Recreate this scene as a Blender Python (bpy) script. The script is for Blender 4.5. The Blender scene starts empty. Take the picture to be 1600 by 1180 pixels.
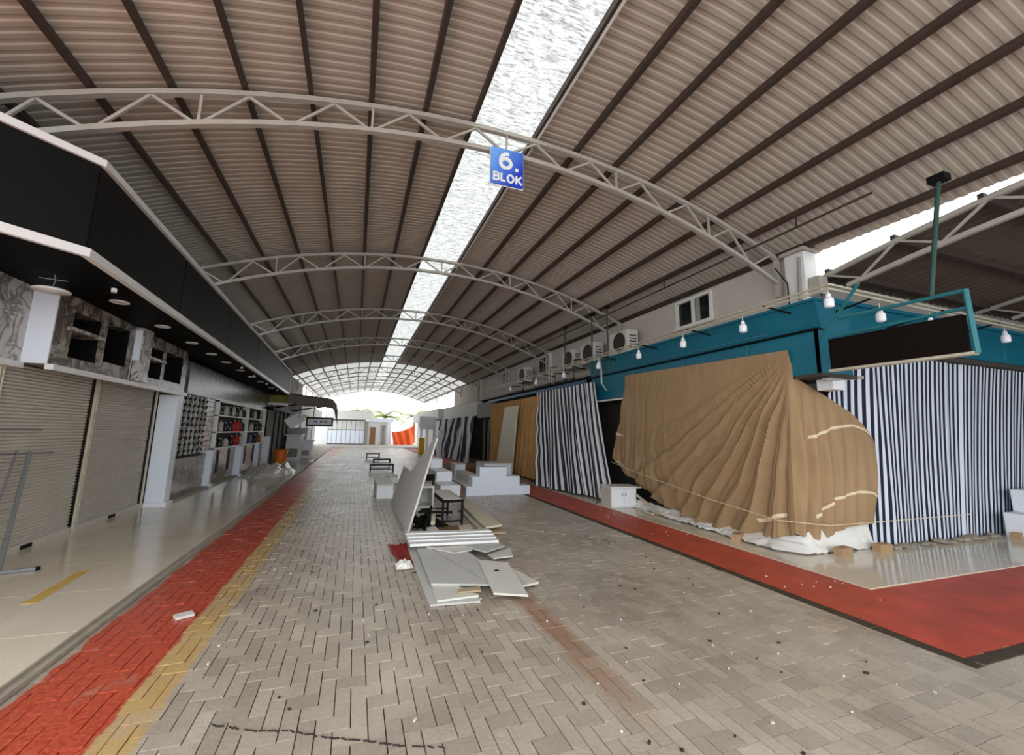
import bpy, math, random
from mathutils import Vector, Matrix
random.seed(7)
S = bpy.context.scene
COL = S.collection
# ------------------------------------------------------------------ camera
CAM_H = 1.6
cam_d = bpy.data.cameras.new('camera'); cam = bpy.data.objects.new('camera', cam_d); COL.objects.link(cam)
F_PX, PPX, PPY = 665.0, 800.0, 571.0
d = Vector((556-PPX, 672-PPY, F_PX)).normalized()                   # street direction in camera axes (x right, y down, z forward)
rr = math.radians(1.2); ax, ay = math.sin(rr), -math.cos(rr)
u_ = Vector((ax, ay, -(ax*d.x+ay*d.y)/d.z)).normalized()
x_ = d.cross(u_)
if x_.x < 0: x_ = -x_
right = Vector((x_.x, d.x, u_.x)); down = Vector((x_.y, d.y, u_.y)); fwd = Vector((x_.z, d.z, u_.z))
m = Matrix((right, -down, -fwd)).transposed().to_4x4(); m.translation = (0, 0, CAM_H)
cam.matrix_world = m
cam_d.sensor_width = 36.0; cam_d.lens = F_PX/1600*36; cam_d.shift_y = -(590-PPY)/1600
cam_d.clip_start = .05; cam_d.clip_end = 400
S.camera = cam
# ------------------------------------------------------------------ sky, exposure
W = bpy.data.worlds.new('overcast_sky'); S.world = W; W.use_nodes = True
W.node_tree.nodes['Background'].inputs[0].default_value = (0.93, 0.97, 1.0, 1)
W.node_tree.nodes['Background'].inputs[1].default_value = 1.25
S.view_settings.view_transform = 'Standard'; S.view_settings.look = 'None'
S.view_settings.gamma = 1; S.view_settings.use_curve_mapping = False
S.view_settings.exposure = 1.42
# ------------------------------------------------------------------ materials
def lin(c): return tuple((v/12.92 if v <= .04045 else ((v+.055)/1.055)**2.4) for v in c)
def srgb(r, g, b): return lin((r/255, g/255, b/255))
MATS = {}
def nodes(name):
    mt = bpy.data.materials.new(name); mt.use_nodes = True
    nt = mt.node_tree; b = nt.nodes['Principled BSDF']
    return mt, nt, b
def N(nt, t, **kw):
    n = nt.nodes.new(t)
    for k, v in kw.items():
        if k.startswith('i_'):
            key = k[2:]; key = int(key) if key.isdigit() else key.replace('_', ' ')
            n.inputs[key].default_value = v
        else: setattr(n, k, v)
    return n
def L(nt, a, b): nt.links.new(a, b)
def mat(name, rgb, rough=.6, metal=0., var=0., scale=4., bump=0., bscale=40., spec=.5, stretch=None, coat=0.):
    if name in MATS: return MATS[name]
    mt, nt, b = nodes(name)
    b.inputs['Base Color'].default_value = (*rgb, 1); b.inputs['Roughness'].default_value = rough
    b.inputs['Metallic'].default_value = metal; b.inputs['Specular IOR Level'].default_value = spec
    b.inputs['Coat Weight'].default_value = coat
    if var or bump:
        geo = N(nt, 'ShaderNodeNewGeometry'); src = geo.outputs['Position']
        if stretch:
            mp = N(nt, 'ShaderNodeMapping'); mp.inputs['Scale'].default_value = stretch
            L(nt, src, mp.inputs['Vector']); src = mp.outputs['Vector']
        if var:
            no = N(nt, 'ShaderNodeTexNoise', i_Scale=scale, i_Detail=5., i_Roughness=.65); L(nt, src, no.inputs['Vector'])
            cr = N(nt, 'ShaderNodeValToRGB')
            cr.color_ramp.elements[0].position = .3; cr.color_ramp.elements[1].position = .7
            cr.color_ramp.elements[0].color = (*[max(0, c*(1-var)) for c in rgb], 1)
            cr.color_ramp.elements[1].color = (*[min(1, c*(1+var)) for c in rgb], 1)
            L(nt, no.outputs['Fac'], cr.inputs['Fac']); L(nt, cr.outputs['Color'], b.inputs['Base Color'])
        if bump:
            n2 = N(nt, 'ShaderNodeTexNoise', i_Scale=bscale, i_Detail=3.); L(nt, src, n2.inputs['Vector'])
            bp = N(nt, 'ShaderNodeBump', i_Strength=bump, i_Distance=.02); L(nt, n2.outputs['Fac'], bp.inputs['Height'])
            L(nt, bp.outputs['Normal'], b.inputs['Normal'])
    MATS[name] = mt; return mt
def marble(name, base, vein, scale=2.2, rough=.25, width=.12):
    mt, nt, b = nodes(name)
    geo = N(nt, 'ShaderNodeNewGeometry')
    no = N(nt, 'ShaderNodeTexNoise', i_Scale=scale, i_Detail=7., i_Roughness=.62, i_Distortion=1.4); L(nt, geo.outputs['Position'], no.inputs['Vector'])
    sb = N(nt, 'ShaderNodeMath', operation='SUBTRACT', i_1=.5); L(nt, no.outputs['Fac'], sb.inputs[0])
    ab = N(nt, 'ShaderNodeMath', operation='ABSOLUTE'); L(nt, sb.outputs[0], ab.inputs[0])
    cr = N(nt, 'ShaderNodeValToRGB'); e = cr.color_ramp.elements
    e[0].position = 0.; e[0].color = (*vein, 1); e[1].position = width; e[1].color = (*base, 1)
    L(nt, ab.outputs[0], cr.inputs['Fac'])
    n2 = N(nt, 'ShaderNodeTexNoise', i_Scale=scale*.7, i_Detail=4.); L(nt, geo.outputs['Position'], n2.inputs['Vector'])
    mx = N(nt, 'ShaderNodeMixRGB', blend_type='MULTIPLY', i_Fac=.5); L(nt, cr.outputs['Color'], mx.inputs[1]); L(nt, n2.outputs['Color'], mx.inputs[2])
    L(nt, n2.outputs['Fac'], mx.inputs[2])
    L(nt, mx.outputs['Color'], b.inputs['Base Color']); b.inputs['Roughness'].default_value = rough
    return mt
def striped(name, ca, cb, n, rough=.85, duty=.5):
    mt, nt, b = nodes(name)
    uv = N(nt, 'ShaderNodeUVMap'); sp = N(nt, 'ShaderNodeSeparateXYZ'); L(nt, uv.outputs['UV'], sp.inputs[0])
    ml = N(nt, 'ShaderNodeMath', operation='MULTIPLY', i_1=float(n)); L(nt, sp.outputs['X'], ml.inputs[0])
    fr = N(nt, 'ShaderNodeMath', operation='FRACT'); L(nt, ml.outputs[0], fr.inputs[0])
    gt = N(nt, 'ShaderNodeMath', operation='GREATER_THAN', i_1=duty); L(nt, fr.outputs[0], gt.inputs[0])
    mx = N(nt, 'ShaderNodeMixRGB', i_1=(*ca, 1), i_2=(*cb, 1)); L(nt, gt.outputs[0], mx.inputs[0])
    L(nt, mx.outputs['Color'], b.inputs['Base Color']); b.inputs['Roughness'].default_value = rough
    return mt
def paver_mat():
    """grey concrete pavers with painted red walkway, yellow line and a rusty run, all fixed to the ground"""
    mt, nt, b = nodes('concrete_paver')
    geo = N(nt, 'ShaderNodeNewGeometry'); P = geo.outputs['Position']
    sp = N(nt, 'ShaderNodeSeparateXYZ'); L(nt, P, sp.inputs[0])
    at = N(nt, 'ShaderNodeAttribute', attribute_name='tint')
    big = N(nt, 'ShaderNodeTexNoise', i_Scale=.9, i_Detail=5., i_Roughness=.6); L(nt, P, big.inputs['Vector'])
    fine = N(nt, 'ShaderNodeTexNoise', i_Scale=38., i_Detail=4.); L(nt, P, fine.inputs['Vector'])
    cr = N(nt, 'ShaderNodeValToRGB'); e = cr.color_ramp.elements
    e[0].position = .32; e[0].color = (*srgb(160, 147, 132), 1); e[1].position = .68; e[1].color = (*srgb(190, 178, 162), 1)
    L(nt, big.outputs['Fac'], cr.inputs['Fac'])
    def mul(col, fac, lo, hi):
        mr = N(nt, 'ShaderNodeMapRange', i_3=lo, i_4=hi); L(nt, fac, mr.inputs[0])
        mm = N(nt, 'ShaderNodeMixRGB', blend_type='MULTIPLY', i_Fac=1.); L(nt, col, mm.inputs[1]); L(nt, mr.outputs[0], mm.inputs[2])
        return mm.outputs[0]
    col = mul(cr.outputs['Color'], at.outputs['Fac'], .86, 1.12)
    col = mul(col, fine.outputs['Fac'], .8, 1.2)
    wear = N(nt, 'ShaderNodeTexNoise', i_Scale=2.6, i_Detail=7., i_Roughness=.7); L(nt, P, wear.inputs['Vector'])
    # wobbling edge
    wob = N(nt, 'ShaderNodeMath', operation='MULTIPLY_ADD', i_1=.16, i_2=-.08); L(nt, wear.outputs['Fac'], wob.inputs[0])
    xs = N(nt, 'ShaderNodeMath', operation='ADD'); L(nt, sp.outputs['X'], xs.inputs[0]); L(nt, wob.outputs[0], xs.inputs[1])
    def band(x, a, c, soft):
        m1 = N(nt, 'ShaderNodeMapRange', interpolation_type='SMOOTHSTEP', i_1=a-soft, i_2=a+soft); L(nt, x, m1.inputs[0])
        m2 = N(nt, 'ShaderNodeMapRange', interpolation_type='SMOOTHSTEP', i_1=c-soft, i_2=c+soft, i_3=1., i_4=0.); L(nt, x, m2.inputs[0])
        mm = N(nt, 'ShaderNodeMath', operation='MULTIPLY'); L(nt, m1.outputs[0], mm.inputs[0]); L(nt, m2.outputs[0], mm.inputs[1])
        return mm.outputs[0]
    def times(a, b_):
        mm = N(nt, 'ShaderNodeMath', operation='MULTIPLY'); L(nt, a, mm.inputs[0])
        if isinstance(b_, float): mm.inputs[1].default_value = b_
        else: L(nt, b_, mm.inputs[1])
        return mm.outputs[0]
    def over(col, c2, fac):
        mx = N(nt, 'ShaderNodeMixRGB', i_2=(*c2, 1)); L(nt, fac, mx.inputs[0]); L(nt, col, mx.inputs[1]); return mx.outputs[0]
    wm = N(nt, 'ShaderNodeMapRange', i_1=.36, i_2=.5, i_3=.45, i_4=1.); L(nt, wear.outputs['Fac'], wm.inputs[0])
    rust = times(band(xs.outputs[0], 1.57, 1.78, .05), band(sp.outputs['Y'], 2.45, 4.6, .5))
    rw = N(nt, 'ShaderNodeMapRange', i_1=.35, i_2=.65, i_3=.2, i_4=.75); L(nt, big.outputs['Fac'], rw.inputs[0])
    col = over(col, srgb(150, 100, 66), times(rust, rw.outputs[0]))
    redw = N(nt, 'ShaderNodeMapRange', i_1=.3, i_2=.42, i_3=.65, i_4=1.); L(nt, wear.outputs['Fac'], redw.inputs[0])
    redc = N(nt, 'ShaderNodeValToRGB'); e = redc.color_ramp.elements
    e[0].position = .3; e[0].color = (*srgb(158, 56, 38), 1); e[1].position = .72; e[1].color = (*srgb(212, 98, 70), 1)
    L(nt, fine.outputs['Fac'], redc.inputs['Fac'])
    mx = N(nt, 'ShaderNodeMixRGB'); L(nt, times(band(xs.outputs[0], -1.77, -1.14, .015), redw.outputs[0]), mx.inputs[0])
    L(nt, col, mx.inputs[1]); L(nt, redc.outputs['Color'], mx.inputs[2]); col = mx.outputs[0]
    yl = times(band(xs.outputs[0], -1.14, -.93, .015), wm.outputs[0])
    col = over(col, srgb(200, 162, 92), times(yl, .78))
    # faded yellow dash further up the street
    dash = times(band(sp.outputs['X'], -.95, -.52, .06), band(sp.outputs['Y'], 16.4, 17.4, .15))
    col = over(col, srgb(200, 165, 80), times(dash, .8))
    L(nt, col, b.inputs['Base Color'])
    rg = N(nt, 'ShaderNodeMapRange', i_3=.16, i_4=.44); L(nt, big.outputs['Fac'], rg.inputs[0]); L(nt, rg.outputs[0], b.inputs['Roughness'])
    bp = N(nt, 'ShaderNodeBump', i_Strength=.35, i_Distance=.01); L(nt, fine.outputs['Fac'], bp.inputs['Height']); L(nt, bp.outputs['Normal'], b.inputs['Normal'])
    return mt
def skylight_mat():
    mt = bpy.data.materials.new('translucent_fibreglass'); mt.use_nodes = True; nt = mt.node_tree
    for n in list(nt.nodes): nt.nodes.remove(n)
    out = N(nt, 'ShaderNodeOutputMaterial'); tr = N(nt, 'ShaderNodeBsdfTranslucent'); df = N(nt, 'ShaderNodeBsdfDiffuse', i_Color=(.7, .7, .66, 1))
    geo = N(nt, 'ShaderNodeNewGeometry'); mp = N(nt, 'ShaderNodeMapping'); mp.inputs['Scale'].default_value = (5, 26, 5)
    L(nt, geo.outputs['Position'], mp.inputs['Vector'])
    no = N(nt, 'ShaderNodeTexNoise', i_Scale=1.6, i_Detail=6., i_Roughness=.75); L(nt, mp.outputs['Vector'], no.inputs['Vector'])
    cr = N(nt, 'ShaderNodeValToRGB'); e = cr.color_ramp.elements
    e[0].position = .36; e[0].color = (.10, .10, .095, 1); e[1].position = .58; e[1].color = (.47, .47, .45, 1)
    L(nt, no.outputs['Fac'], cr.inputs['Fac']); L(nt, cr.outputs['Color'], tr.inputs['Color'])
    mx = N(nt, 'ShaderNodeMixShader', i_0=.12); L(nt, tr.outputs[0], mx.inputs[1]); L(nt, df.outputs[0], mx.inputs[2]); L(nt, mx.outputs[0], out.inputs[0])
    return mt
def sign_blue_mat():
    mt, nt, b = nodes('printed_blue_sign')
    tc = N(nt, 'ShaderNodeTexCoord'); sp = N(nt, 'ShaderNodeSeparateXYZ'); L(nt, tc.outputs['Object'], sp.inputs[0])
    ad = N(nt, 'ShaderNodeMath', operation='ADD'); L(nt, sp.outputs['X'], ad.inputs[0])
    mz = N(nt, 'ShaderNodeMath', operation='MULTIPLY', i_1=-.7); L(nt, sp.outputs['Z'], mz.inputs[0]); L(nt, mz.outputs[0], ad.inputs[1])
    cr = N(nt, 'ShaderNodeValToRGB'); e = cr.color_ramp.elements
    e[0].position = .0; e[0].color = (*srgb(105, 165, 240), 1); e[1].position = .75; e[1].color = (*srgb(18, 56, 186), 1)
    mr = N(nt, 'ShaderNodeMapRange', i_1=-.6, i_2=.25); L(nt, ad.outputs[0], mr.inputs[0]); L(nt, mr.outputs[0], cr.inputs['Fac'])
    no = N(nt, 'ShaderNodeTexNoise', i_Scale=9., i_Detail=2.); L(nt, tc.outputs['Object'], no.inputs['Vector'])
    mx = N(nt, 'ShaderNodeMixRGB', blend_type='OVERLAY', i_Fac=.35); L(nt, cr.outputs['Color'], mx.inputs[1]); L(nt, no.outputs['Fac'], mx.inputs[2])
    L(nt, mx.outputs['Color'], b.inputs['Base Color']); b.inputs['Roughness'].default_value = .35
    return mt
M = {}
M['paver'] = paver_mat(); M['skylight'] = skylight_mat(); M['sign_blue'] = sign_blue_mat()
def joint_mat():
    mt, nt, b = nodes('joint_sand')
    geo = N(nt, 'ShaderNodeNewGeometry'); sp = N(nt, 'ShaderNodeSeparateXYZ'); L(nt, geo.outputs['Position'], sp.inputs[0])
    no = N(nt, 'ShaderNodeTexNoise', i_Scale=5., i_Detail=5.); L(nt, geo.outputs['Position'], no.inputs['Vector'])
    cr = N(nt, 'ShaderNodeValToRGB'); e = cr.color_ramp.elements
    e[0].position = .35; e[0].color = (*srgb(64, 58, 50), 1); e[1].position = .65; e[1].color = (*srgb(112, 102, 90), 1)
    L(nt, no.outputs['Fac'], cr.inputs['Fac'])
    lt = N(nt, 'ShaderNodeMath', operation='LESS_THAN', i_1=-1.12); L(nt, sp.outputs['X'], lt.inputs[0])
    mx = N(nt, 'ShaderNodeMixRGB', i_2=(*srgb(226, 140, 108), 1)); L(nt, lt.outputs[0], mx.inputs[0]); L(nt, cr.outputs['Color'], mx.inputs[1])
    L(nt, mx.outputs['Color'], b.inputs['Base Color']); b.inputs['Roughness'].default_value = .9
    return mt
M['joint'] = joint_mat(); M['dirt'] = mat('dirt', srgb(52, 46, 40), .95)
M['asphalt'] = mat('far_ground', srgb(165, 160, 152), .8, var=.15, scale=.8)
M['tile'] = mat('polished_beige_tile', srgb(212, 201, 181), .13, var=.07, scale=1.1, spec=.5)
M['tile_joint'] = mat('beige_grout', srgb(166, 157, 142), .5)
M['kerb_light'] = mat('pale_kerb_stone', srgb(168, 160, 146), .6, var=.2, scale=7)
M['kerb_dark'] = mat('dark_kerb_brick', srgb(62, 52, 38), .7, var=.35, scale=9, bump=.3)
M['red_paint'] = mat('red_floor_paint', srgb(184, 72, 50), .5, var=.28, scale=2.2, bump=.12, bscale=30)
M['roof'] = mat('coated_roof_sheet', srgb(184, 174, 161), .55, var=.06, scale=.7)
def pale_roof():
    mt = bpy.data.materials.new('added_translucent_roof'); mt.use_nodes = True; nt = mt.node_tree
    for n in list(nt.nodes): nt.nodes.remove(n)
    out = N(nt, 'ShaderNodeOutputMaterial'); tr = N(nt, 'ShaderNodeBsdfTranslucent', i_Color=(.40, .39, .37, 1)); df = N(nt, 'ShaderNodeBsdfDiffuse', i_Color=(.6, .57, .53, 1))
    ad = N(nt, 'ShaderNodeMixShader', i_0=.5); L(nt, tr.outputs[0], ad.inputs[1]); L(nt, df.outputs[0], ad.inputs[2]); L(nt, ad.outputs[0], out.inputs[0])
    return mt
M['roof_pale'] = pale_roof()  # added sheet material, passes daylight to lift the far end
M['roof_dark'] = mat('weathered_roof_sheet', srgb(92, 78, 68), .7, var=.15, scale=1.5)
M['purlin'] = mat('dark_primer_steel', srgb(62, 48, 40), .6, var=.2, scale=5)
M['truss'] = mat('grey_painted_steel', srgb(172, 166, 156), .5, var=.1, scale=6)
M['flash'] = mat('white_flashing', srgb(225, 224, 220), .4)
M['black_panel'] = mat('black_cladding', srgb(13, 13, 12), .5, var=.25, scale=.8, spec=.16)
M['black'] = mat('black_paint', srgb(12, 12, 12), .6, spec=.15)
M['soffit'] = mat('black_soffit', srgb(7, 6, 6), .6, spec=.06)
M['white_trim'] = mat('white_aluminium_trim', srgb(232, 232, 230), .35)
M['white'] = mat('white_laminate', srgb(236, 240, 246), .4)
M['white_warm'] = mat('white_board', srgb(214, 211, 202), .5, var=.05, scale=3)
M['board_grey'] = mat('pale_grey_board', srgb(196, 195, 190), .55, var=.05, scale=2)
M['board_back'] = mat('grey_board_back', srgb(204, 202, 198), .6, var=.06, scale=2)
M['raw_edge'] = mat('chipboard_edge', srgb(178, 158, 128), .8)
M['blue_white'] = mat('blue_white_panel', srgb(230, 238, 250), .35)
M['marble'] = marble('veined_marble', srgb(186, 176, 164), srgb(84, 72, 62))
M['marble_white'] = marble('white_marble', srgb(222, 218, 212), srgb(110, 98, 88), 3.0, width=.06)
M['marble_low'] = marble('speckled_marble', srgb(200, 192, 180), srgb(140, 128, 114), 4.5)
M['marble_grey'] = marble('grey_marble', srgb(156, 150, 146), srgb(104, 98, 94), 2.8)
M['shutter'] = mat('galvanised_shutter', srgb(206, 199, 188), .5, metal=.0, var=.08, scale=1.4)
M['rail'] = mat('aluminium_rail', srgb(206, 200, 178), .4, metal=.3, var=.15, scale=8)
M['steel'] = mat('grey_tube_steel', srgb(128, 130, 134), .4, metal=.4)
M['teal'] = mat('teal_cladding', srgb(14, 104, 126), .38, var=.12, scale=1.1)
M['teal_frame'] = mat('teal_frame_paint', srgb(34, 112, 120), .4)
M['green_pole'] = mat('green_pole_paint', srgb(28, 66, 58), .5)
M['blue_beam'] = mat('blue_beam_paint', srgb(46, 84, 122), .5)
M['signboard'] = mat('dark_brown_signboard', srgb(20, 11, 10), .6, spec=.1)
M['tan'] = mat('tan_canvas', srgb(160, 132, 97), .9, var=.08, scale=1.6, bump=.12, bscale=160)
M['tan_dark'] = mat('ochre_canvas', srgb(184, 142, 88), .9, var=.12, scale=2.)
M['seam'] = mat('cream_seam_tape', srgb(222, 205, 176), .8)
M['sheet'] = mat('white_ground_sheet', srgb(232, 230, 224), .7, var=.05, scale=3)
M['stripe_side'] = striped('navy_white_stripes', srgb(18, 24, 40), srgb(214, 222, 236), 60)
M['stripe_mid'] = striped('charcoal_white_stripes', srgb(34, 32, 38), srgb(222, 222, 230), 40)
M['stripe_far'] = striped('grey_white_stripes', srgb(56, 56, 66), srgb(232, 232, 240), 40)
M['wall_beige'] = mat('beige_plaster', srgb(196, 188, 176), .85, var=.08, scale=1.5)
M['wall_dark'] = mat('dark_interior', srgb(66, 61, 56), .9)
M['wall_grey'] = mat('grey_plaster', srgb(150, 146, 140), .85, var=.1, scale=1.2)
M['wall_white'] = mat('white_plaster', srgb(222, 222, 220), .8, var=.05)
M['glass'] = mat('dark_glass', srgb(26, 30, 30), .08)
M['window_frame'] = mat('white_upvc', srgb(228, 228, 224), .35)
M['ac'] = mat('white_ac_casing', srgb(214, 212, 206), .45)
M['fan'] = mat('brown_fan_grille', srgb(52, 40, 34), .6)
M['bulb'] = mat('opal_lamp_glass', srgb(244, 246, 250), .2)
M['cream'] = mat('cream_board', srgb(214, 204, 180), .55)
M['orange'] = mat('orange_plastic', srgb(232, 122, 24), .45)
M['tarp_orange'] = mat('orange_tarp', srgb(226, 92, 34), .7, var=.2, scale=1)
M['yellow'] = mat('yellow_board', srgb(228, 190, 40), .5)
M['red'] = mat('red_plastic', srgb(176, 26, 26), .4)
M['red_rag'] = mat('dark_red_cloth', srgb(140, 34, 26), .85, var=.3, scale=14)
M['jar_dark'] = mat('dark_glass_jar', srgb(44, 42, 40), .15)
M['jar_pale'] = mat('pale_glass_jar', srgb(190, 184, 170), .2)
M['jar_amber'] = mat('amber_jar', srgb(150, 92, 44), .2)
M['jar_blue'] = mat('blue_tin', srgb(80, 104, 150), .3)
M['plastic'] = mat('cloudy_plastic_film', srgb(196, 192, 184), .25, var=.25, scale=6)
M['brick'] = mat('sandy_brick', srgb(168, 138, 104), .85, var=.2, scale=14)
M['stone'] = mat('rubble_stone', srgb(150, 140, 126), .9, var=.25, scale=16)
M['awning'] = mat('grey_awning_cloth', srgb(122, 114, 108), .85, var=.1, scale=3)
M['leaf'] = mat('palm_leaf', srgb(150, 158, 84), .6)
M['trunk'] = mat('palm_trunk', srgb(140, 120, 94), .9, var=.3, scale=8)
M['sign_green'] = mat('olive_green_box', srgb(132, 128, 40), .5, var=.3, scale=5)
M['timber'] = mat('brown_timber', srgb(128, 92, 58), .7, var=.25, scale=6)
M['yellow_paint'] = mat('worn_yellow_paint', srgb(212, 172, 84), .3, var=.1, scale=9)
# ------------------------------------------------------------------ mesh helpers
WLOC = {}
class MB:
    def __init__(s): s.v = []; s.f = []; s.uv = None; s.tint = None
    def add(s, vs, fs):
        o = len(s.v); s.v += [tuple(p) for p in vs]; s.f += [tuple(i+o for i in q) for q in fs]; return s
    def box(s, x0, x1, y0, y1, z0, z1):
        return s.add([(x0,y0,z0),(x1,y0,z0),(x1,y1,z0),(x0,y1,z0),(x0,y0,z1),(x1,y0,z1),(x1,y1,z1),(x0,y1,z1)],
                     [(0,3,2,1),(4,5,6,7),(0,1,5,4),(1,2,6,5),(2,3,7,6),(3,0,4,7)])
    def bevbox(s, x0, x1, y0, y1, z0, z1, b=.01):
        """box with chamfered vertical and top edges"""
        def ring(z, i): return [(x0+b-i*0,y0+i,z),(x1-b,y0+i,z),(x1-i,y0+b,z),(x1-i,y1-b,z),(x1-b,y1-i,z),(x0+b,y1-i,z),(x0+i,y1-b,z),(x0+i,y0+b,z)]
        r = ring(z0,0)+ring(z1-b,0)+[(x0+b,y0+b,z1),(x1-b,y0+b,z1),(x1-b,y0+b,z1),(x1-b,y1-b,z1),(x1-b,y1-b,z1),(x0+b,y1-b,z1),(x0+b,y1-b,z1),(x0+b,y0+b,z1)]
        f = [tuple(range(7,-1,-1))]
        for k in (0, 8):
            for i in range(8): f.append((k+i, k+(i+1)%8, k+8+(i+1)%8, k+8+i))
        f.append((16,18,20,22))
        return s.add(r, f)
    def rbox(s, c, size, rz=0., rx=0., ry=0.):
        R = Matrix.Rotation(rz,3,'Z')@Matrix.Rotation(ry,3,'Y')@Matrix.Rotation(rx,3,'X'); hx,hy,hz = [v/2 for v in size]; c = Vector(c)
        vs = [c+R@Vector((a,b_,e)) for e in (-hz,hz) for a,b_ in ((-hx,-hy),(hx,-hy),(hx,hy),(-hx,hy))]
        return s.add(vs, [(0,3,2,1),(4,5,6,7),(0,1,5,4),(1,2,6,5),(2,3,7,6),(3,0,4,7)])
    def bar(s, p, q, w, h=None, up=(0,0,1)):
        h = h or w; p, q = Vector(p), Vector(q); t = (q-p).normalized(); up = Vector(up)
        if abs(t.dot(up)) > .98: up = Vector((0,1,0))
        a = t.cross(up).normalized()*w/2; b = a.cross(t).normalized()*h/2
        vs = [p-a-b,p+a-b,p+a+b,p-a+b,q-a-b,q+a-b,q+a+b,q-a+b]
        return s.add(vs, [(0,1,2,3),(7,6,5,4),(0,4,5,1),(1,5,6,2),(2,6,7,3),(3,7,4,0)])
    def path(s, pts, w, h=None, up=(0,0,1)):
        """one rectangular tube through points"""
        h = h or w; pts = [Vector(p) for p in pts]; up = Vector(up); n = len(pts); vs = []
        for i, p in enumerate(pts):
            t = (pts[min(i+1,n-1)]-pts[max(i-1,0)]).normalized(); a = t.cross(up).normalized()*w/2; b = a.cross(t).normalized()*h/2
            vs += [p-a-b,p+a-b,p+a+b,p-a+b]
        fs = [(0,1,2,3),tuple(4*(n-1)+k for k in (3,2,1,0))]
        for i in range(n-1):
            for k in range(4): fs.append((4*i+k,4*i+4+k,4*i+4+(k+1)%4,4*i+(k+1)%4))
        return s.add(vs, fs)
    def tube(s, pts, r, n=8):
        pts = [Vector(p) for p in pts]; m_ = len(pts); vs = []; ref = None
        for i, p in enumerate(pts):
            t = (pts[min(i+1,m_-1)]-pts[max(i-1,0)]).normalized()
            ref = Vector((0,0,1)) if abs(t.z) < .9 else Vector((1,0,0))
            a = t.cross(ref).normalized(); b = t.cross(a)
            vs += [p+(a*math.cos(2*math.pi*k/n)+b*math.sin(2*math.pi*k/n))*r for k in range(n)]
        fs = [tuple(range(n)), tuple((m_-1)*n+k for k in range(n-1,-1,-1))]
        for i in range(m_-1):
            for k in range(n): fs.append((i*n+k,(i+1)*n+k,(i+1)*n+(k+1)%n,i*n+(k+1)%n))
        return s.add(vs, fs)
    def lathe(s, c, prof, n=14, axis='Z'):
        c = Vector(c); vs = []
        for r, z in prof:
            for k in range(n):
                a = 2*math.pi*k/n; p = Vector((r*math.cos(a), r*math.sin(a), z))
                if axis == 'X': p = Vector((p.z, p.x, p.y))
                if axis == 'Y': p = Vector((p.x, p.z, p.y))
                vs.append(c+p)
        fs = [tuple(range(n-1,-1,-1)), tuple((len(prof)-1)*n+k for k in range(n))]
        for i in range(len(prof)-1):
            for k in range(n): fs.append((i*n+k,i*n+(k+1)%n,(i+1)*n+(k+1)%n,(i+1)*n+k))
        return s.add(vs, fs)
    def slab(s, pts, th, nrm=(0,0,1)):
        """polygon given by its top points, extruded down by th"""
        n = len(pts); nr = Vector(nrm).normalized()*th; t = [Vector(p) for p in pts]; b = [p-nr for p in t]
        fs = [tuple(range(n)), tuple(range(2*n-1,n-1,-1))]+[(i,n+i,n+(i+1)%n,(i+1)%n) for i in range(n)]
        return s.add(t+b, fs)
    def grid(s, nu, nv, fn):
        o = len(s.v); uv = []
        for j in range(nv+1):
            for i in range(nu+1):
                s.v.append(tuple(fn(i/nu, j/nv))); uv.append((i/nu, j/nv))
        s.f += [(o+j*(nu+1)+i,o+j*(nu+1)+i+1,o+(j+1)*(nu+1)+i+1,o+(j+1)*(nu+1)+i) for j in range(nv) for i in range(nu)]
        s.uv = uv; return s
    def mesh(s, name, off=Vector((0,0,0)), smooth=False):
        me = bpy.data.meshes.new(name)
        me.from_pydata([tuple(Vector(p)-off) for p in s.v], [], s.f)
        if s.uv and len(s.uv) == len(s.v):
            ul = me.uv_layers.new(name='UVMap')
            for l in me.loops: ul.data[l.index].uv = s.uv[l.vertex_index]
        if smooth:
            for p in me.polygons: p.use_smooth = True
        me.update(); return me
    def build(s, name, material, parent=None, smooth=False, **tags):
        if parent is not None: off = WLOC[parent.name]
        else:
            xs = [p[0] for p in s.v]; ys = [p[1] for p in s.v]; zs = [p[2] for p in s.v]
            off = Vector(((min(xs)+max(xs))/2, (min(ys)+max(ys))/2, min(zs)))
        me = s.mesh(name, off, smooth)
        me.materials.append(M[material] if isinstance(material, str) else material)
        o = bpy.data.objects.new(name, me); COL.objects.link(o)
        if parent is not None: o.parent = parent; WLOC[o.name] = off.copy()
        else: o.location = off; WLOC[o.name] = off.copy()
        tag(o, **tags); return o
def tag(o, label=None, cat=None, group=None, kind=None):
    if label: o['label'] = label
    if cat: o['category'] = cat
    if group: o['group'] = group
    if kind: o['kind'] = kind
    return o
def thing(name, loc, label=None, cat=None, group=None, kind=None):
    o = bpy.data.objects.new(name, None); COL.objects.link(o); o.location = loc; WLOC[o.name] = Vector(loc)
    o.empty_display_size = .1
    return tag(o, label, cat, group, kind)
def copy_tree(o, loc=None, parent=None):
    c = o.copy(); COL.objects.link(c)
    if parent is not None: c.parent = parent
    if loc is not None: c.location = loc
    WLOC[c.name] = Vector(c.location)
    for ch in list(o.children): copy_tree(ch, None, c)
    return c
ORD = ['nearest', 'second', 'third', 'fourth', 'fifth', 'sixth', 'seventh', 'eighth', 'ninth', 'tenth', 'eleventh', 'twelfth']
def lerp(a, b, t): return a+(b-a)*t
def interp(tab, x):
    if x <= tab[0][0]: return tab[0][1]
    for (a, fa), (b, fb) in zip(tab, tab[1:]):
        if x <= b: return lerp(fa, fb, (x-a)/(b-a))
    return tab[-1][1]
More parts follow.
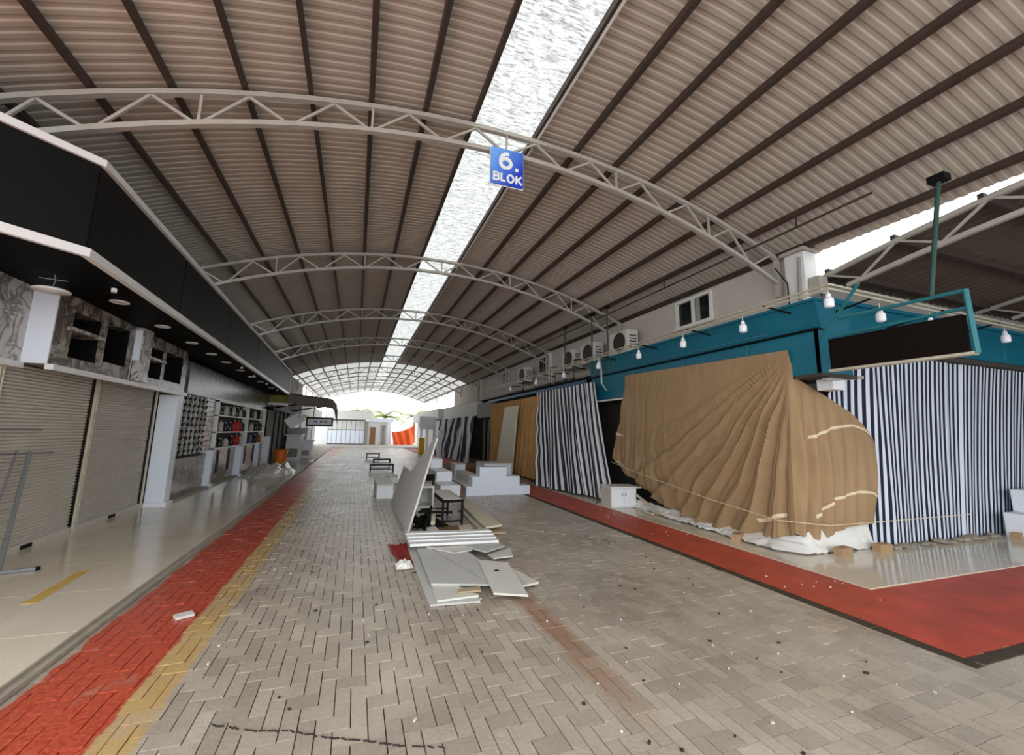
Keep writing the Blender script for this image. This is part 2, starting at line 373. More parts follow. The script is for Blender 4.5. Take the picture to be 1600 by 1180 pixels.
# ================================================================== GROUND
base = MB().box(-6, 20, -8, 62, -.3, -.012).build('floor', 'joint', kind='structure', label='block paved market street with herringbone pavers', cat='floor')
CX_, CY_ = .09, .13
_prng = random.Random(11)
def pr(): return _prng.uniform(-.0013, .0013)
def paver_geo(mb, x0, x1, y0, y1, dz=0., j=.0024, b=.0011):
    X0, X1, Y0, Y1 = x0+j, x1-j, y0+j, y1-j; z = dz
    vs = [(X0,Y0,-.014),(X1,Y0,-.014),(X1,Y1,-.014),(X0,Y1,-.014),(X0+b,Y0+b,z+pr()),(X1-b,Y0+b,z+pr()),(X1-b,Y1-b,z+pr()),(X0+b,Y1-b,z+pr())]
    mb.add(vs, [(4,5,6,7),(0,1,5,4),(1,2,6,5),(2,3,7,6),(3,0,4,7)])
def set_tint(me, vals):
    a = me.attributes.new('tint', 'FLOAT', 'FACE')
    a.data.foreach_set('value', vals)
variants = {}
for o_, (w, l) in {'H': (2*CX_, CY_), 'V': (CX_, 2*CY_)}.items():
    for k in range(6):
        mb = MB(); paver_geo(mb, -w/2, w/2, -l/2, l/2, random.uniform(-.002, .002))
        me = mb.mesh('paver'); me.materials.append(M['paver']); set_tint(me, [k/5]*5); variants[(o_, k)] = me
stuff = MB(); tints = []; cand = []
for iy in range(int(1.2/CY_), int(42/CY_)):
    for ix in range(-22, 48 if iy*CY_ > 1.98 else 80):
        k = (ix+iy) % 4
        if k == 0: o_, w, l = 'H', 2, 1
        elif k == 2: o_, w, l = 'V', 1, 2
        else: continue
        x0, y0 = ix*CX_, iy*CY_; x1, y1 = x0+w*CX_, y0+l*CY_
        XM = 4.3 if y0 > 1.98 else 9
        if x1 > XM or x0 < -1.805: x0, x1 = max(x0, -1.805), min(x1, XM)
        if x1-x0 < .012: continue
        cand.append((y0, x0, x1, y1, o_, (x1-x0) < w*CX_-.001))
rng = random.Random(3)
def in_view(x, y):
    v = Vector((x, y, -CAM_H)); z = v.dot(fwd)
    if z < .3: return False
    px = PPX+F_PX*v.dot(right)/z; py = PPY+F_PX*v.dot(down)/z
    return -20 < px < 1620 and py < 1200
vis = [c for c in cand if in_view((c[1]+c[2])/2, (c[0]+c[3])/2)]
near = sorted([c for c in vis if not c[5]], key=lambda c: (c[0]**2+((c[1]+c[2])/2)**2))[:300]
near_set = set(near)
for c in near:
    y0, x0, x1, y1, o_, _ = c
    o = bpy.data.objects.new('paver', variants[(o_, rng.randrange(6))]); COL.objects.link(o)
    o.parent = base; o.location = Vector(((x0+x1)/2, (y0+y1)/2, 0))-WLOC['floor']
for c in cand:
    if c in near_set: continue
    y0, x0, x1, y1, o_, _ = c
    paver_geo(stuff, x0, x1, y0, y1, rng.uniform(-.002, .002)); tints += [rng.random()]*5
so = stuff.build('paver_field', 'paver', base, kind='stuff'); set_tint(so.data, tints)
MB().box(-6, 20, 42, 62, -.1, 0).build('floor_forecourt', 'asphalt', kind='structure', label='bright open forecourt at the far end of the street', cat='floor')
# left tiled walkway (raised) : single tiles over a grout bed
def tiles(root, x0, x1, y0, y1, z, sx, sy, mtl='tile'):
    nx = max(1, round((x1-x0)/sx)); ny = max(1, round((y1-y0)/sy)); dx = (x1-x0)/nx; dy = (y1-y0)/ny
    t = MB().bevbox(-dx/2+.0015, dx/2-.0015, -dy/2+.0015, dy/2-.0015, 0, .012, .0012); me = t.mesh('tile'); me.materials.append(M[mtl])
    for i in range(nx):
        for j in range(ny):
            o = bpy.data.objects.new('tile', me); COL.objects.link(o); o.parent = root
            o.location = Vector((x0+(i+.5)*dx, y0+(j+.5)*dy, z-.012))-WLOC[root.name]
wl = MB().box(-5.2, -1.86, 2.2, 46, -.05, .048).build('floor_walkway_left', 'tile_joint', kind='structure', label='glossy beige tiled walkway in front of the roller shutters', cat='floor')
tiles(wl, -3.78, -1.86, 3.4, 24, .06, .64, 1.0)
tiles(wl, -5.18, -3.8, 3.4, 5.5, .06, .7, 1.0)
kb = MB().box(-1.86, -1.805, 2.2, 46, -.05, .03).build('trim_kerb_left', 'kerb_light', kind='structure', label='pale kerb edging the left tiled walkway', cat='kerb')
ym = MB().rbox((-2.575, 5.6, .0615), (.10, .95, .003), rz=.06).build('paint_mark', 'yellow_paint', label='faded yellow painted dash on the beige walkway tiles', cat='floor marking')
# right tiled walkway, red strip, dark kerb
wr = MB().box(5.36, 17, 3.3, 40, -.05, .008).build('floor_walkway_right', 'tile_joint', kind='structure', label='beige tiled walkway under the covered shopfronts', cat='floor')
tiles(wr, 5.36, 6.96, 3.3, 20.1, .02, .8, .8); tiles(wr, 6.96, 12.56, 3.3, 4.9, .02, .8, .8)
rs = MB().slab([(4.42,2.13,.006),(17,2.13,.006),(17,3.3,.006),(5.36,3.3,.006),(5.36,40,.006),(4.42,40,.006)], .05).build('floor_red_strip', 'red_paint', kind='structure', label='red painted strip turning the corner beside the right walkway', cat='floor')
MB().box(7.2, 17, -8, 2.0, -.05, -.001).build('floor_cross_aisle', 'asphalt', kind='structure', label='pale ground of the side aisle', cat='floor')
kr = thing('trim_kerb_right', (4.36, 5, 0), kind='structure', label='dark brick kerb line bordering the red strip', cat='kerb')
MB().box(4.3, 4.42, 2.0, 40, -.05, -.004).build('bed', 'joint', kr)
MB().box(4.3, 17, 2.0, 2.13, -.05, -.004).build('bed', 'joint', kr)
kbm = MB().bevbox(-.055, .055, -.108, .108, -.02, .006, .006).mesh('kerb_brick'); kbm.materials.append(M['kerb_dark'])
for i in range(64):
    o = bpy.data.objects.new('kerb_brick', kbm); COL.objects.link(o); o.parent = kr; o.location = Vector((4.36, 2.0+.11+i*.225, 0))-WLOC[kr.name]
for i in range(30):
    o = bpy.data.objects.new('kerb_brick', kbm); COL.objects.link(o); o.parent = kr; o.location = Vector((4.54+i*.225, 2.065, 0))-WLOC[kr.name]; o.rotation_euler.z = math.pi/2
# ================================================================== ROOF
RX, RZ, RR = 1.75, 5.92, 13.4          # arch of the top chords
def arch_z(x, r=RR, ztop=RZ): return ztop-r+math.sqrt(r*r-(x-RX)**2)
Y0R, Y1R = -1.4, 50.4
def roof_sheet(name, xa, xb, nseg, mtl, parent, ya, yb, amp=.011, per=.125):
    mb = MB(); rows = []; y = ya; prof = []
    while y < yb:
        prof += [(y, 0), (y+per*.42, 0), (y+per*.55, amp), (y+per*.87, amp)]; y += per
    n = nseg+1
    for (yy, a) in prof:
        for i in range(n):
            x = lerp(xa, xb, i/nseg); mb.v.append((x, yy, arch_z(x)+.13+a))
    mb.f = [(j*n+i, j*n+i+1, (j+1)*n+i+1, (j+1)*n+i) for j in range(len(prof)-1) for i in range(nseg)]
    return mb.build(name, mtl, parent)
ceil = thing('ceiling', (RX, 5, 6.0), kind='structure', label='long barrel vaulted corrugated roof over the street', cat='roof')
YT = 29.0          # beyond this the sheets are made pale and translucent to brighten the far street
for xa, xb in ((-4.0, 1.25), (2.2, 7.35)):
    roof_sheet('roof_sheet', xa, xb, 10, 'roof', ceil, Y0R, YT); roof_sheet('added_translucent_sheet', xa, xb, 10, 'roof_pale', ceil, YT, Y1R, per=.25)
roof_sheet('skylight_sheet', 1.25, 2.2, 3, 'skylight', ceil, Y0R, Y1R)
for x in (-3.62, -2.92, -2.23, -1.53, -.83, -.12, .58, 2.9, 3.6, 4.3, 5.0, 5.7, 6.38, 7.05):
    s_ = -(x-RX)/RR
    MB().path([(x, Y0R, arch_z(x)+.075), (x, Y1R, arch_z(x)+.075)], .06, .1, up=(-s_, 0, 1)).build('purlin', 'purlin', ceil)
for x in (1.25, 2.2):
    MB().path([(x, Y0R, arch_z(x)+.075), (x, Y1R, arch_z(x)+.075)], .05, .1).build('purlin', 'purlin', ceil)
MB().box(2.215, 2.25, Y0R, Y1R, arch_z(2.2)+.02, arch_z(2.2)+.14).build('flashing', 'flash', ceil)
# trusses
def make_truss(yy):
    root = thing('roof_truss', (RX, yy, 4.4))
    zb = lambda x: 5.57-(x-RX)**2/(2*11.6) if x < RX else 5.57-(x-RX)**2/(2*11.3)
    xs = [lerp(-3.8, 7.05, i/22) for i in range(23)]
    MB().path([(x, yy, arch_z(x)-.03) for x in xs], .07, .06).build('top_chord', 'truss', root)
    MB().path([(x, yy, zb(x)) for x in xs], .07, .06).build('bottom_chord', 'truss', root)
    tn = [RX+(k+.5)*.92 for k in range(-6, 6)]
    for i, x in enumerate(tn):
        for xb in (x-.40, x+.40):
            if -3.75 < xb < 7.0: MB().bar((x, yy, arch_z(x)-.06), (xb, yy, zb(xb)+.03), .03).build('strut', 'truss', root)
    for k in range(-5, 6, 2):
        x = RX+(k+1)*.92-.92*0
        MB().bar((x, yy, arch_z(x)-.06), (x, yy, zb(x)+.03), .028).build('post', 'truss', root)
    for x in (-3.72, 6.98): MB().bar((x, yy, zb(x)-.25), (x, yy, arch_z(x)), .08).build('end_post', 'truss', root)
    return root
t0 = make_truss(5.3)
for i in range(10):
    t = t0 if i == 0 else copy_tree(t0, (RX, 5.3+5*i, 4.4))
    tag(t, f'{"arched grey steel roof truss carrying the blue block sign" if i == 0 else "arched grey steel roof truss, "+ORD[i]+" from the viewer"}', 'truss', 'arched roof trusses')
# block sign
sg = thing('block_sign', (1.74, 5.22, 5.03), 'blue square sign reading 6. BLOK hanging from the nearest truss', 'sign')
MB().box(1.5, 1.98, 5.215, 5.235, 5.03, 5.58).build('sign_panel', 'sign_blue', sg)
MB().box(1.49, 1.99, 5.235, 5.245, 5.02, 5.59).build('border', 'white_trim', sg)
def letters(strokes, x, z, w, h, th, parent, name):
    """bold block lettering from strokes given on a unit square, standing in front of the panel"""
    mb = MB()
    for q_, st_ in enumerate(strokes): mb.path([(x+px*w, 5.211-.0012*q_, z+pz*h) for px, pz in st_], th, .008, up=(0, 1, 0))
    return mb.build(name, 'white_trim', parent)
def ell(cx, cz_, rx, rz, a0, a1, n=18): return [(cx+rx*math.cos(math.radians(lerp(a0, a1, i/n))), cz_+rz*math.sin(math.radians(lerp(a0, a1, i/n)))) for i in range(n+1)]
letters([ell(.5, .33, .38, .31, -90, 270, 26), ell(.62, .45, .5, .50, 78, 190, 16)], 1.615, 5.285, .20, .23, .052, sg, 'number')
MB().box(1.855, 1.905, 5.207, 5.215, 5.265, 5.315).build('full_stop', 'white_trim', sg)
lx = 1.535
for ch, wd, st_ in (('b', .085, [[(.12, 0), (.12, 1)], [(.0, .93), (.6, .93)]+ell(.55, .73, .35, .22, 90, -90, 8)+[(0, .51)], [(.0, .49), (.6, .49)]+ell(.58, .27, .38, .22, 90, -90, 8)+[(0, .05)]]),
                    ('l', .07, [[(.15, 0), (.15, 1)], [(0, .1), (1, .1)]]),
                    ('o', .105, [ell(.5, .5, .42, .44, 0, 360, 22)]),
                    ('k', .09, [[(.12, 0), (.12, 1)], [(.2, .42), (.95, 1)], [(.35, .52), (1, 0)]])):
    letters(st_, lx, 5.075, wd, .125, .028, sg, 'letter'); lx += wd+.024
MB().bar((1.62, 5.24, 5.55), (1.62, 5.29, 5.62), .012).build('hook', 'steel', sg); MB().bar((1.86, 5.24, 5.55), (1.86, 5.29, 5.62), .012).build('hook', 'steel', sg)
# ================================================================== LEFT SIDE
lw = thing('wall_left', (-3.9, 20, 0), kind='structure', label='left shop wall behind the shutters and display shelves', cat='wall')
MB().box(-4.2, -3.8, 4.2, 46, 0, 2.4).build('lower_wall', 'wall_dark', lw)
MB().box(-4.2, -3.8, 4.2, 20.6, 2.4, 4.0).build('upper_wall', 'wall_grey', lw); MB().box(-4.2, -3.8, 20.6, 34, 2.4, 4.7).build('upper_wall', 'wall_grey', lw)
MB().box(-3.82, -3.66, 4.2, 6.42, 2.28, 3.2).build('marble_panel', 'marble_white', lw)
MB().box(-3.82, -3.60, 11.4, 20.3, 2.36, 3.05).build('marble_panel', 'marble_grey', lw)
MB().box(-3.60, -3.57, 11.4, 20.3, 2.33, 2.38).build('edge_strip', 'white_trim', lw)
MB().box(-3.82, -3.62, 10.72, 13.3, .0, .92).build('marble_panel', 'marble_low', lw)
MB().box(-3.82, -3.60, 13.45, 16.1, .0, 1.0).build('marble_panel', 'marble_low', lw)
MB().box(-3.82, -3.60, 16.4, 20.3, .0, 1.0).build('marble_panel', 'marble_low', lw)
for y in (14.2, 15.3, 17.4, 18.6): MB().box(-3.61, -3.59, y, y+.22, .35, .96).build('dark_slot', 'black', lw)
MB().box(-3.72, -3.45, 10.75, 20.3, .03, .10).build('plinth', 'kerb_light', lw)
MB().box(-3.44, -3.36, 6.42, 10.65, 2.22, 2.285).build('ledge', 'white_trim', lw)
MB().box(-3.8, -3.62, 4.2, 6.42, 2.22, 2.285).build('ledge', 'white_trim', lw)
# canopy with black fascia
cn = thing('shop_canopy', (-2.7, 12, 3.0), 'long black shop canopy fascia edged with white trim', 'canopy')
A, B = (-2.6, 5.1), (-2.85, 20.6); Cc = (-4.9, 2.8)
def fz(t): return lerp(3.25, 3.07, t), lerp(4.20, 4.02, t)
cuts = [0, .16, .34, .54, .75, 1.]
for t0_, t1_ in zip(cuts, cuts[1:]):
    g = .0009; a, b_ = t0_+g, t1_-g
    pa = (lerp(A[0],B[0],a), lerp(A[1],B[1],a)); pb = (lerp(A[0],B[0],b_), lerp(A[1],B[1],b_))
    MB().slab([(*pa, fz(a)[0]), (*pb, fz(b_)[0]), (*pb, fz(b_)[1]), (*pa, fz(a)[1])], .05, (1,.016,0)).build('fascia_panel', 'black_panel', cn)
MB().slab([(*Cc, 3.25), (*A, 3.25), (*A, 4.20), (*Cc, 4.20)], .05, (.7,-.7,0)).build('fascia_panel', 'black_panel', cn)
for zz, h in ((0, .085), (1, .07)):
    MB().path([(Cc[0], Cc[1], fz(0)[zz]), (A[0]+.01, A[1], fz(0)[zz]), (B[0]+.01, B[1], fz(1)[zz])], .07, h).build('trim', 'white_trim', cn)
MB().box(-2.88, -2.82, 20.57, 20.63, 3.07, 4.02).build('trim', 'white_trim', cn)
MB().slab([(A[0]-.03, A[1], 3.24), (B[0]-.03, B[1], 3.06), (-3.82, 20.6, 3.06), (-5.2, 5.1, 3.24), (-5.2, 3.0, 3.24), (Cc[0], Cc[1], 3.24)], .04).build('soffit', 'soffit', cn)
MB().slab([(A[0]-.03, A[1], 4.18), (B[0]-.03, B[1], 4.0), (-3.82, 20.6, 4.0), (-5.2, 5.1, 4.18), (-5.2, 3.0, 4.18), (Cc[0], Cc[1], 4.18)], .03).build('roof_board', 'black', cn)
# recessed downlights
def soff(y): return 3.24-.18*(y-5.1)/15.5-.04
for i, y in enumerate((6.75, 8.08, 9.38, 10.55, 11.65, 13.0, 14.35, 15.6, 17.5)):
    r = thing('downlight', (-3.0, y, soff(y)-.02), f'round white downlight in the black soffit, {ORD[i]} along the canopy', 'downlight', 'downlights in the black soffit')
    z = soff(y); MB().lathe((-3.0, y, z), [(.10, 0), (.105, -.012), (.085, -.02), (.078, -.004)], 20).build('ring', 'white_trim', r, True)
    MB().lathe((-3.0, y, z-.003), [(.078, 0), (.07, -.006)], 16).build('lens', 'white_warm', r)
r = thing('disc_lamp', (-3.18, 5.82, 2.96), 'large white disc lamp hanging loose by wires at the canopy corner', 'lamp')
MB().lathe((-3.18, 5.82, 3.0), [(.15, .0), (.155, .012), (.13, .03), (.05, .035)], 24).build('disc', 'white_trim', r, True)
MB().tube([(-3.18, 5.82, 3.03), (-3.17, 5.83, 3.12), (-3.18, 5.82, 3.2)], .006, 6).build('wire', 'steel', r)
MB().bar((-3.28, 5.78, 3.13), (-3.08, 5.86, 3.14), .008).build('spring_clip', 'steel', r)
for i, (x, y) in enumerate(((-2.78, 6.1), (-2.82, 12.3), (-2.86, 13.9), (-2.88, 15.9), (-2.9, 18.1))):
    r = thing('spot_fitting', (x, y, soff(y)-.06), f'small white spot fitting near the fascia lip, {ORD[i]} from the corner', 'spotlight', 'spot fittings behind the fascia')
    MB().rbox((x, y, soff(y)-.035), (.05, .09, .04), .4).build('head', 'white_trim', r); MB().bar((x, y, soff(y)-.02), (x, y, soff(y)), .02).build('stem', 'steel', r)
# roller shutters
def shutter(y0, y1, label):
    r = thing('roller_shutter', (-3.75, (y0+y1)/2, .05), label, 'roller shutter', 'closed roller shutters')
    mb = MB(); p = .042; z = .14; n = int((2.3-z)/p); rows = []
    for i in range(n):
        rows += [(z+i*p, -.008), (z+i*p+p*.22, .012), (z+i*p+p*.7, .016), (z+i*p+p*.94, -.004)]
    for zz, a in rows:
        mb.v += [(-3.77+a, y0, zz), (-3.77+a, y1, zz)]
    mb.f = [(2*i, 2*i+1, 2*i+3, 2*i+2) for i in range(len(rows)-1)]
    mb.build('slat_curtain', 'shutter', r)
    MB().box(-3.785, -3.735, y0, y1, .06, .145).build('bottom_bar', 'shutter', r)
    for y in (y0-.035, y1+.035): MB().bevbox(-3.78, -3.71, y-.016, y+.016, .06, 2.28, .006).build('guide_rail', 'rail', r)
    for y in (y0-.035, y1+.035): MB().box(-3.80, -3.74, y-.06, y+.06, .06, 2.28).build('rail_shadow_strip', 'black', r)  # black strips painting the shadow line beside each guide rail
    MB().box(-3.735, -3.715, (y0+y1)/2-.09, (y0+y1)/2+.09, .075, .12).build('lock', 'black', r)
    return r
shutter(4.25, 6.24, 'closed grey roller shutter at the left edge, beyond the bare frame stand')
shutter(6.36, 8.14, 'closed grey roller shutter between two cream guide rails, behind the frame stand')
shutter(8.26, 10.22, 'closed grey roller shutter next to the blue white pillar')
# niche units over the shutters
def niche_unit(y0, y1, niches, label):
    r = thing('niche_unit', (-3.6, (y0+y1)/2, 2.28), label, 'niche unit', 'stone niche units over the shutters')
    xf, xb, z0, z1 = -3.42, -3.8, 2.285, 3.2
    ys = sorted(set([y0, y1]+[v for n in niches for v in n[:2]]))
    mb = MB()
    for a, b_ in zip(ys, ys[1:]):
        nn = [n for n in niches if n[0] <= a and n[1] >= b_]
        if nn: mb.box(xb, xf, a, b_, z0, nn[0][2]); mb.box(xb, xf, a, b_, nn[0][3], z1)
        else: mb.box(xb, xf, a, b_, z0, z1)
    mb.build('stone_front', 'marble', r)
    MB().box(xb, xf-.005, y0-.02, y0-.002, z0, z1).build('side_panel', 'blue_white', r)  # camera-facing side coloured pale blue for the light it reflects
    for n in niches:
        MB().box(-3.79, -3.77, n[0], n[1], n[2], n[3]).build('niche_back', 'black', r)
        if len(n) > 4: MB().box(-3.75, -3.36, n[0]-.1, n[1]+.02, n[4], n[4]+.045).build('shelf', 'marble_white', r)
        MB().box(-3.76, -3.425, n[0]+.001, n[0]+.006, n[2], n[3]).build('niche_lining', 'black', r); MB().box(-3.76, -3.425, n[1]-.006, n[1]-.001, n[2], n[3]).build('niche_lining', 'black', r)
    return r
niche_unit(6.44, 8.28, [(6.75, 7.35, 2.42, 3.0, 2.74), (7.52, 8.14, 2.48, 3.04)], 'stone clad niche unit over the shutters with larger dark openings')
niche_unit(8.34, 10.62, [(8.86, 9.42, 2.42, 2.95, 2.72), (9.55, 10.38, 2.44, 2.97)], 'stone clad niche unit over the pillar, farther along the canopy')
MB().box(-3.40, -3.30, 8.30, 8.62, 2.3, 3.15).build('pier_panel', 'marble_white', lw); MB().box(-3.41, -3.32, 8.285, 8.30, 2.62, 3.1).build('pier_panel', 'blue_white', lw)  # the blue white face has reflected light put into its colour
# pillars
def pillar(x0, x1, y0, y1, z1, label, plinth=True):
    r = thing('pillar', ((x0+x1)/2, (y0+y1)/2, .06), label, 'pillar', 'white pillars along the left shops')
    MB().bevbox(x0, x1, y0, y1, .06, z1, .006).build('shaft', 'blue_white', r)
    if plinth: MB().bevbox(x0-.0, x1+.05, y0-.04, y1+.03, .06, .14, .008).build('base', 'white', r)
pillar(-3.72, -3.40, 10.34, 10.62, 2.22, 'broad blue white pillar beside the roller shutters')
pillar(-3.82, -3.47, 13.32, 13.44, 1.0, 'low white pillar between the black lattice rack and the display shelves')
pillar(-3.72, -3.42, 16.15, 16.35, 1.0, 'low white pillar below the middle of the display shelves')
pillar(-3.72, -3.48, 19.0, 19.2, 1.0, 'low white pillar below the far end of the display shelves')
pillar(-3.66, -3.36, 20.4, 20.55, 1.25, 'white pillar between the display shelves and the dark folding doors')
# lattice rack
rk = thing('lattice_rack', (-3.6, 11.9, .92), 'black wall rack with upright slats and rows of hooks above marble', 'rack')
MB().box(-3.8, -3.68, 11.0, 12.85, .93, 2.36).build('back_panel', 'black', rk)
pegm = None
for i in range(7):
    y = 11.06+i*.29; MB().box(-3.68, -3.62, y, y+.038, .95, 2.36).build('upright', 'marble_white', rk)
peg = MB().slab([(0, 0, 0), (.05, .01, .03), (.05, .08, .03), (0, .09, 0)], .05).mesh('hook'); peg.materials.append(M['black'])
for i in range(7):
    for j in range(9):
        o = bpy.data.objects.new('hook', peg); COL.objects.link(o); o.parent = rk; o.location = Vector((-3.64, 11.06+i*.29+.005, 1.05+j*.148))-WLOC[rk.name]
MB().box(-3.68, -3.58, 10.98, 12.9, .9, .94).build('sill', 'black', rk)
bp_ = thing('slatted_panel', (-3.65, 13.1, 1.0), 'white slatted wall panel between lattice rack and display shelves', 'panel')
for j in range(11): MB().bevbox(-3.8, -3.62, 12.92, 13.62, 1.0+j*.125, 1.0+j*.125+.118, .006).build('board', 'marble_white', bp_)
# display shelves with goods
ds = thing('display_shelves', (-3.65, 17, 1.0), 'white framed wall shelves with black back holding jars and tins', 'shelves')
MB().box(-3.8, -3.76, 13.7, 20.2, 1.02, 2.33).build('back_panel', 'black', ds)
for z in (1.02, 1.46, 1.92, 2.31): MB().box(-3.78, -3.56, 13.7, 20.2, z-.02, z+.015).build('shelf', 'white_trim', ds)
for y in (13.7, 17.2, 20.16): MB().box(-3.78, -3.55, y, y+.06, 1.0, 2.33).build('upright', 'white_trim', ds)
kinds = {'jar_dark': 'dark glass jar', 'jar_pale': 'pale glass jar', 'jar_amber': 'amber jar', 'jar_blue': 'blue tin', 'red': 'red canister'}
def jar(y, z, h, rad, mtl, label):
    r = thing('jar', (-3.66, y, z), label, 'jar', 'goods on the display shelves')
    MB().lathe((-3.66, y, z), [(rad*.9, 0), (rad, .02), (rad, h*.72), (rad*.6, h*.84), (rad*.6, h*.9)], 12).build('body', mtl, r, True)
    MB().lathe((-3.66, y, z+h*.9), [(rad*.68, 0), (rad*.68, h*.1)], 12).build('lid', 'jar_dark' if mtl != 'jar_dark' else 'steel', r)
rows = [(1.935, 'top', ['jar_pale', 'jar_dark', 'jar_pale', 'jar_dark', 'jar_pale', 'jar_dark', 'jar_pale', 'jar_dark'], ['jar_dark', 'jar_pale', 'jar_pale']),
        (1.475, 'middle', ['jar_pale', 'jar_pale', 'jar_dark', 'jar_dark', 'red', 'red', 'jar_dark'], ['jar_amber', 'jar_pale', 'jar_dark', 'jar_dark']),
        (1.035, 'bottom', ['jar_pale', 'jar_dark', 'jar_pale', 'jar_dark', 'red', 'jar_pale'], ['jar_blue', 'jar_blue', 'jar_dark', 'jar_amber'])]
for z, rn, a, b_ in rows:
    for side, lst, ya, yb in (('near', a, 13.95, 16.95), ('far', b_, 17.5, 19.9)):
        for i, k in enumerate(lst):
            y = lerp(ya, yb, i/(len(lst)-1)); tall = .36 if k == 'red' else random.uniform(.24, .34)
            pos = ORD[i] if i else 'first'
            jar(y, z, tall, .09 if k == 'red' else random.uniform(.06, .085), k, f'{kinds[k]} on the {rn} display shelf, {pos} from the left in the {side} bay')
# folding doors, sign box, bin, tarp heap
fd = thing('folding_door', (-3.5, 22, .06), 'dark grey folding door leaves beyond the display shelves', 'door')
for i in range(9):
    y = 20.7+i*.62; MB().rbox((-3.5+.06*(i % 2), y+.3, 1.22), (.05, .6, 2.3), .18 if i % 2 else -.18).build('leaf', 'black_panel' if i % 2 else 'wall_grey', fd)
MB().box(-3.7, -3.35, 20.6, 26.4, 2.38, 2.5).build('head_track', 'black', fd)
gb = thing('sign_box', (-3.3, 21.6, 2.75), 'olive green box sign with white underside over the folding doors', 'sign')
MB().bevbox(-3.6, -2.95, 20.66, 21.38, 2.68, 3.02, .03).build('box', 'sign_green', gb); MB().box(-3.62, -2.93, 20.64, 21.38, 2.58, 2.68).build('light_tray', 'white_trim', gb)
bn = thing('waste_bin', (-3.0, 21.3, .06), 'orange plastic bin standing on the left walkway', 'bin')
MB().lathe((-3.0, 21.3, .06), [(.2, 0), (.22, .05), (.27, .58), (.25, .6)], 18).build('body', 'orange', bn, True)
MB().lathe((-3.0, 21.3, .64), [(.3, 0), (.3, .04), (.26, .06)], 18).build('rim', 'orange', bn, True)
def heap(name, cx, cy, rx, ry, h, mtl, seed, label, cat, n=34, jag=.5):
    from mathutils import noise
    def fn(u, v):
        x, y = (u-.5)*2, (v-.5)*2; r = math.sqrt(x*x+y*y); e = max(0, 1-r**2)
        k = noise.noise((x*2.2+seed, y*2.2, seed))*.5+noise.noise((x*5+seed, y*5, 2*seed))*.35+abs(noise.noise((x*9, y*9+seed, 0)))*.3
        return (cx+x*rx*(1+.12*k), cy+y*ry*(1+.12*k), .062+h*max(0, e**.6*(.55+jag*k)) if r < 1 else .062)
    return MB().grid(n, n, fn).build(name, mtl, smooth=False, label=label, cat=cat)
heap('plastic_heap', -2.66, 17.0, .72, 1.8, .55, 'plastic', 3.3, 'crumpled heap of cloudy plastic film on the left walkway', 'plastic sheet')
# leaning frame stand
st = thing('frame_stand', (-3.35, 6.3, .06), 'thin grey metal frame stand leaning on the nearest shutter', 'stand')
MB().tube([(-3.34, 6.15, .1), (-3.62, 6.80, 1.26)], .022, 8).build('post', 'steel', st)
MB().tube([(-3.42, 5.95, .1), (-3.64, 6.62, 1.28)], .012, 8).build('post', 'steel', st)
MB().tube([(-3.64, 6.0, 1.27), (-3.63, 7.25, 1.23)], .010, 8).build('crossbar', 'steel', st)
MB().tube([(-3.66, 6.0, 1.53), (-3.66, 7.0, 1.52)], .010, 8).build('crossbar', 'steel', st)
MB().bar((-3.36, 6.15, .08), (-3.08, 6.22, .08), .03).build('foot', 'steel', st); MB().bar((-3.08, 6.21, .08), (-3.05, 6.23, .08), .034).build('foot_cap', 'black', st)
MB().tube([(-3.34, 6.15, .08), (-3.42, 5.95, .09), (-3.55, 5.3, .09)], .014, 8).build('foot', 'steel', st)
# awning and hanging sign further along
aw = thing('awning', (-2.3, 23, 2.4), 'grey fabric awning with hanging valance above the far left walkway', 'awning')
MB().slab([(-3.8, 21.4, 3.28), (-1.15, 21.8, 3.02), (-1.15, 26.4, 2.95), (-3.8, 26.4, 3.28)], .06, (.1, 0, 1)).build('roof_cloth', 'purlin', aw)
MB().grid(30, 4, lambda u, v: (lerp(-3.75, -1.1, u), 21.5+.3*u+.05*math.sin(u*40)*v, lerp(3.22, 2.98, u)-.42*v+.03*math.sin(u*9)*v)).build('valance', 'awning', aw, True)
MB().grid(30, 4, lambda u, v: (-1.1+.05*math.sin(u*50)*v, lerp(21.8, 26.4, u), lerp(2.98, 2.58, v))).build('valance', 'awning', aw, True)
for y in (21.9, 26.2): MB().tube([(-3.7, y, 2.5), (-2.4, y, 2.75), (-1.2, y, 2.95)], .03, 8).build('arm', 'black', aw)
hs = thing('hanging_sign', (-1.62, 22, 1.74), 'black framed white sign hanging under the grey awning', 'sign')
MB().box(-2.14, -1.10, 21.98, 22.02, 1.8, 2.09).build('panel', 'white', hs)
for a in ((-2.2, -1.04, 2.08, 2.15), (-2.2, -1.04, 1.73, 1.8), (-2.2, -2.13, 1.8, 2.08), (-1.11, -1.04, 1.8, 2.08)): MB().box(a[0], a[1], 21.96, 22.04, a[2], a[3]).build('frame', 'black', hs)
for x, w in ((-1.82, .16), (-1.55, .12), (-1.36, .14)): MB().box(x-w/2, x+w/2, 21.972, 21.98, 1.92, 1.98).build('lettering', 'jar_blue', hs)
for x in (-1.9, -1.35): MB().tube([(x, 22, 2.15), (x, 22, 3.05)], .018, 6).build('hanger', 'black', hs)
tp = thing('tilted_panel', (-2.75, 22.6, 1.8), 'tilted white panel hanging below the olive sign box', 'panel'); MB().rbox((-2.75, 22.6, 2.0), (.75, .04, .5), .2, 0, -.6).build('sheet', 'white', tp)
for x in (-3.0, -2.55): MB().tube([(x, 22.6, 2.1), (x-.15, 22.6, 3.18)], .008, 6).build('wire', 'black', tp)
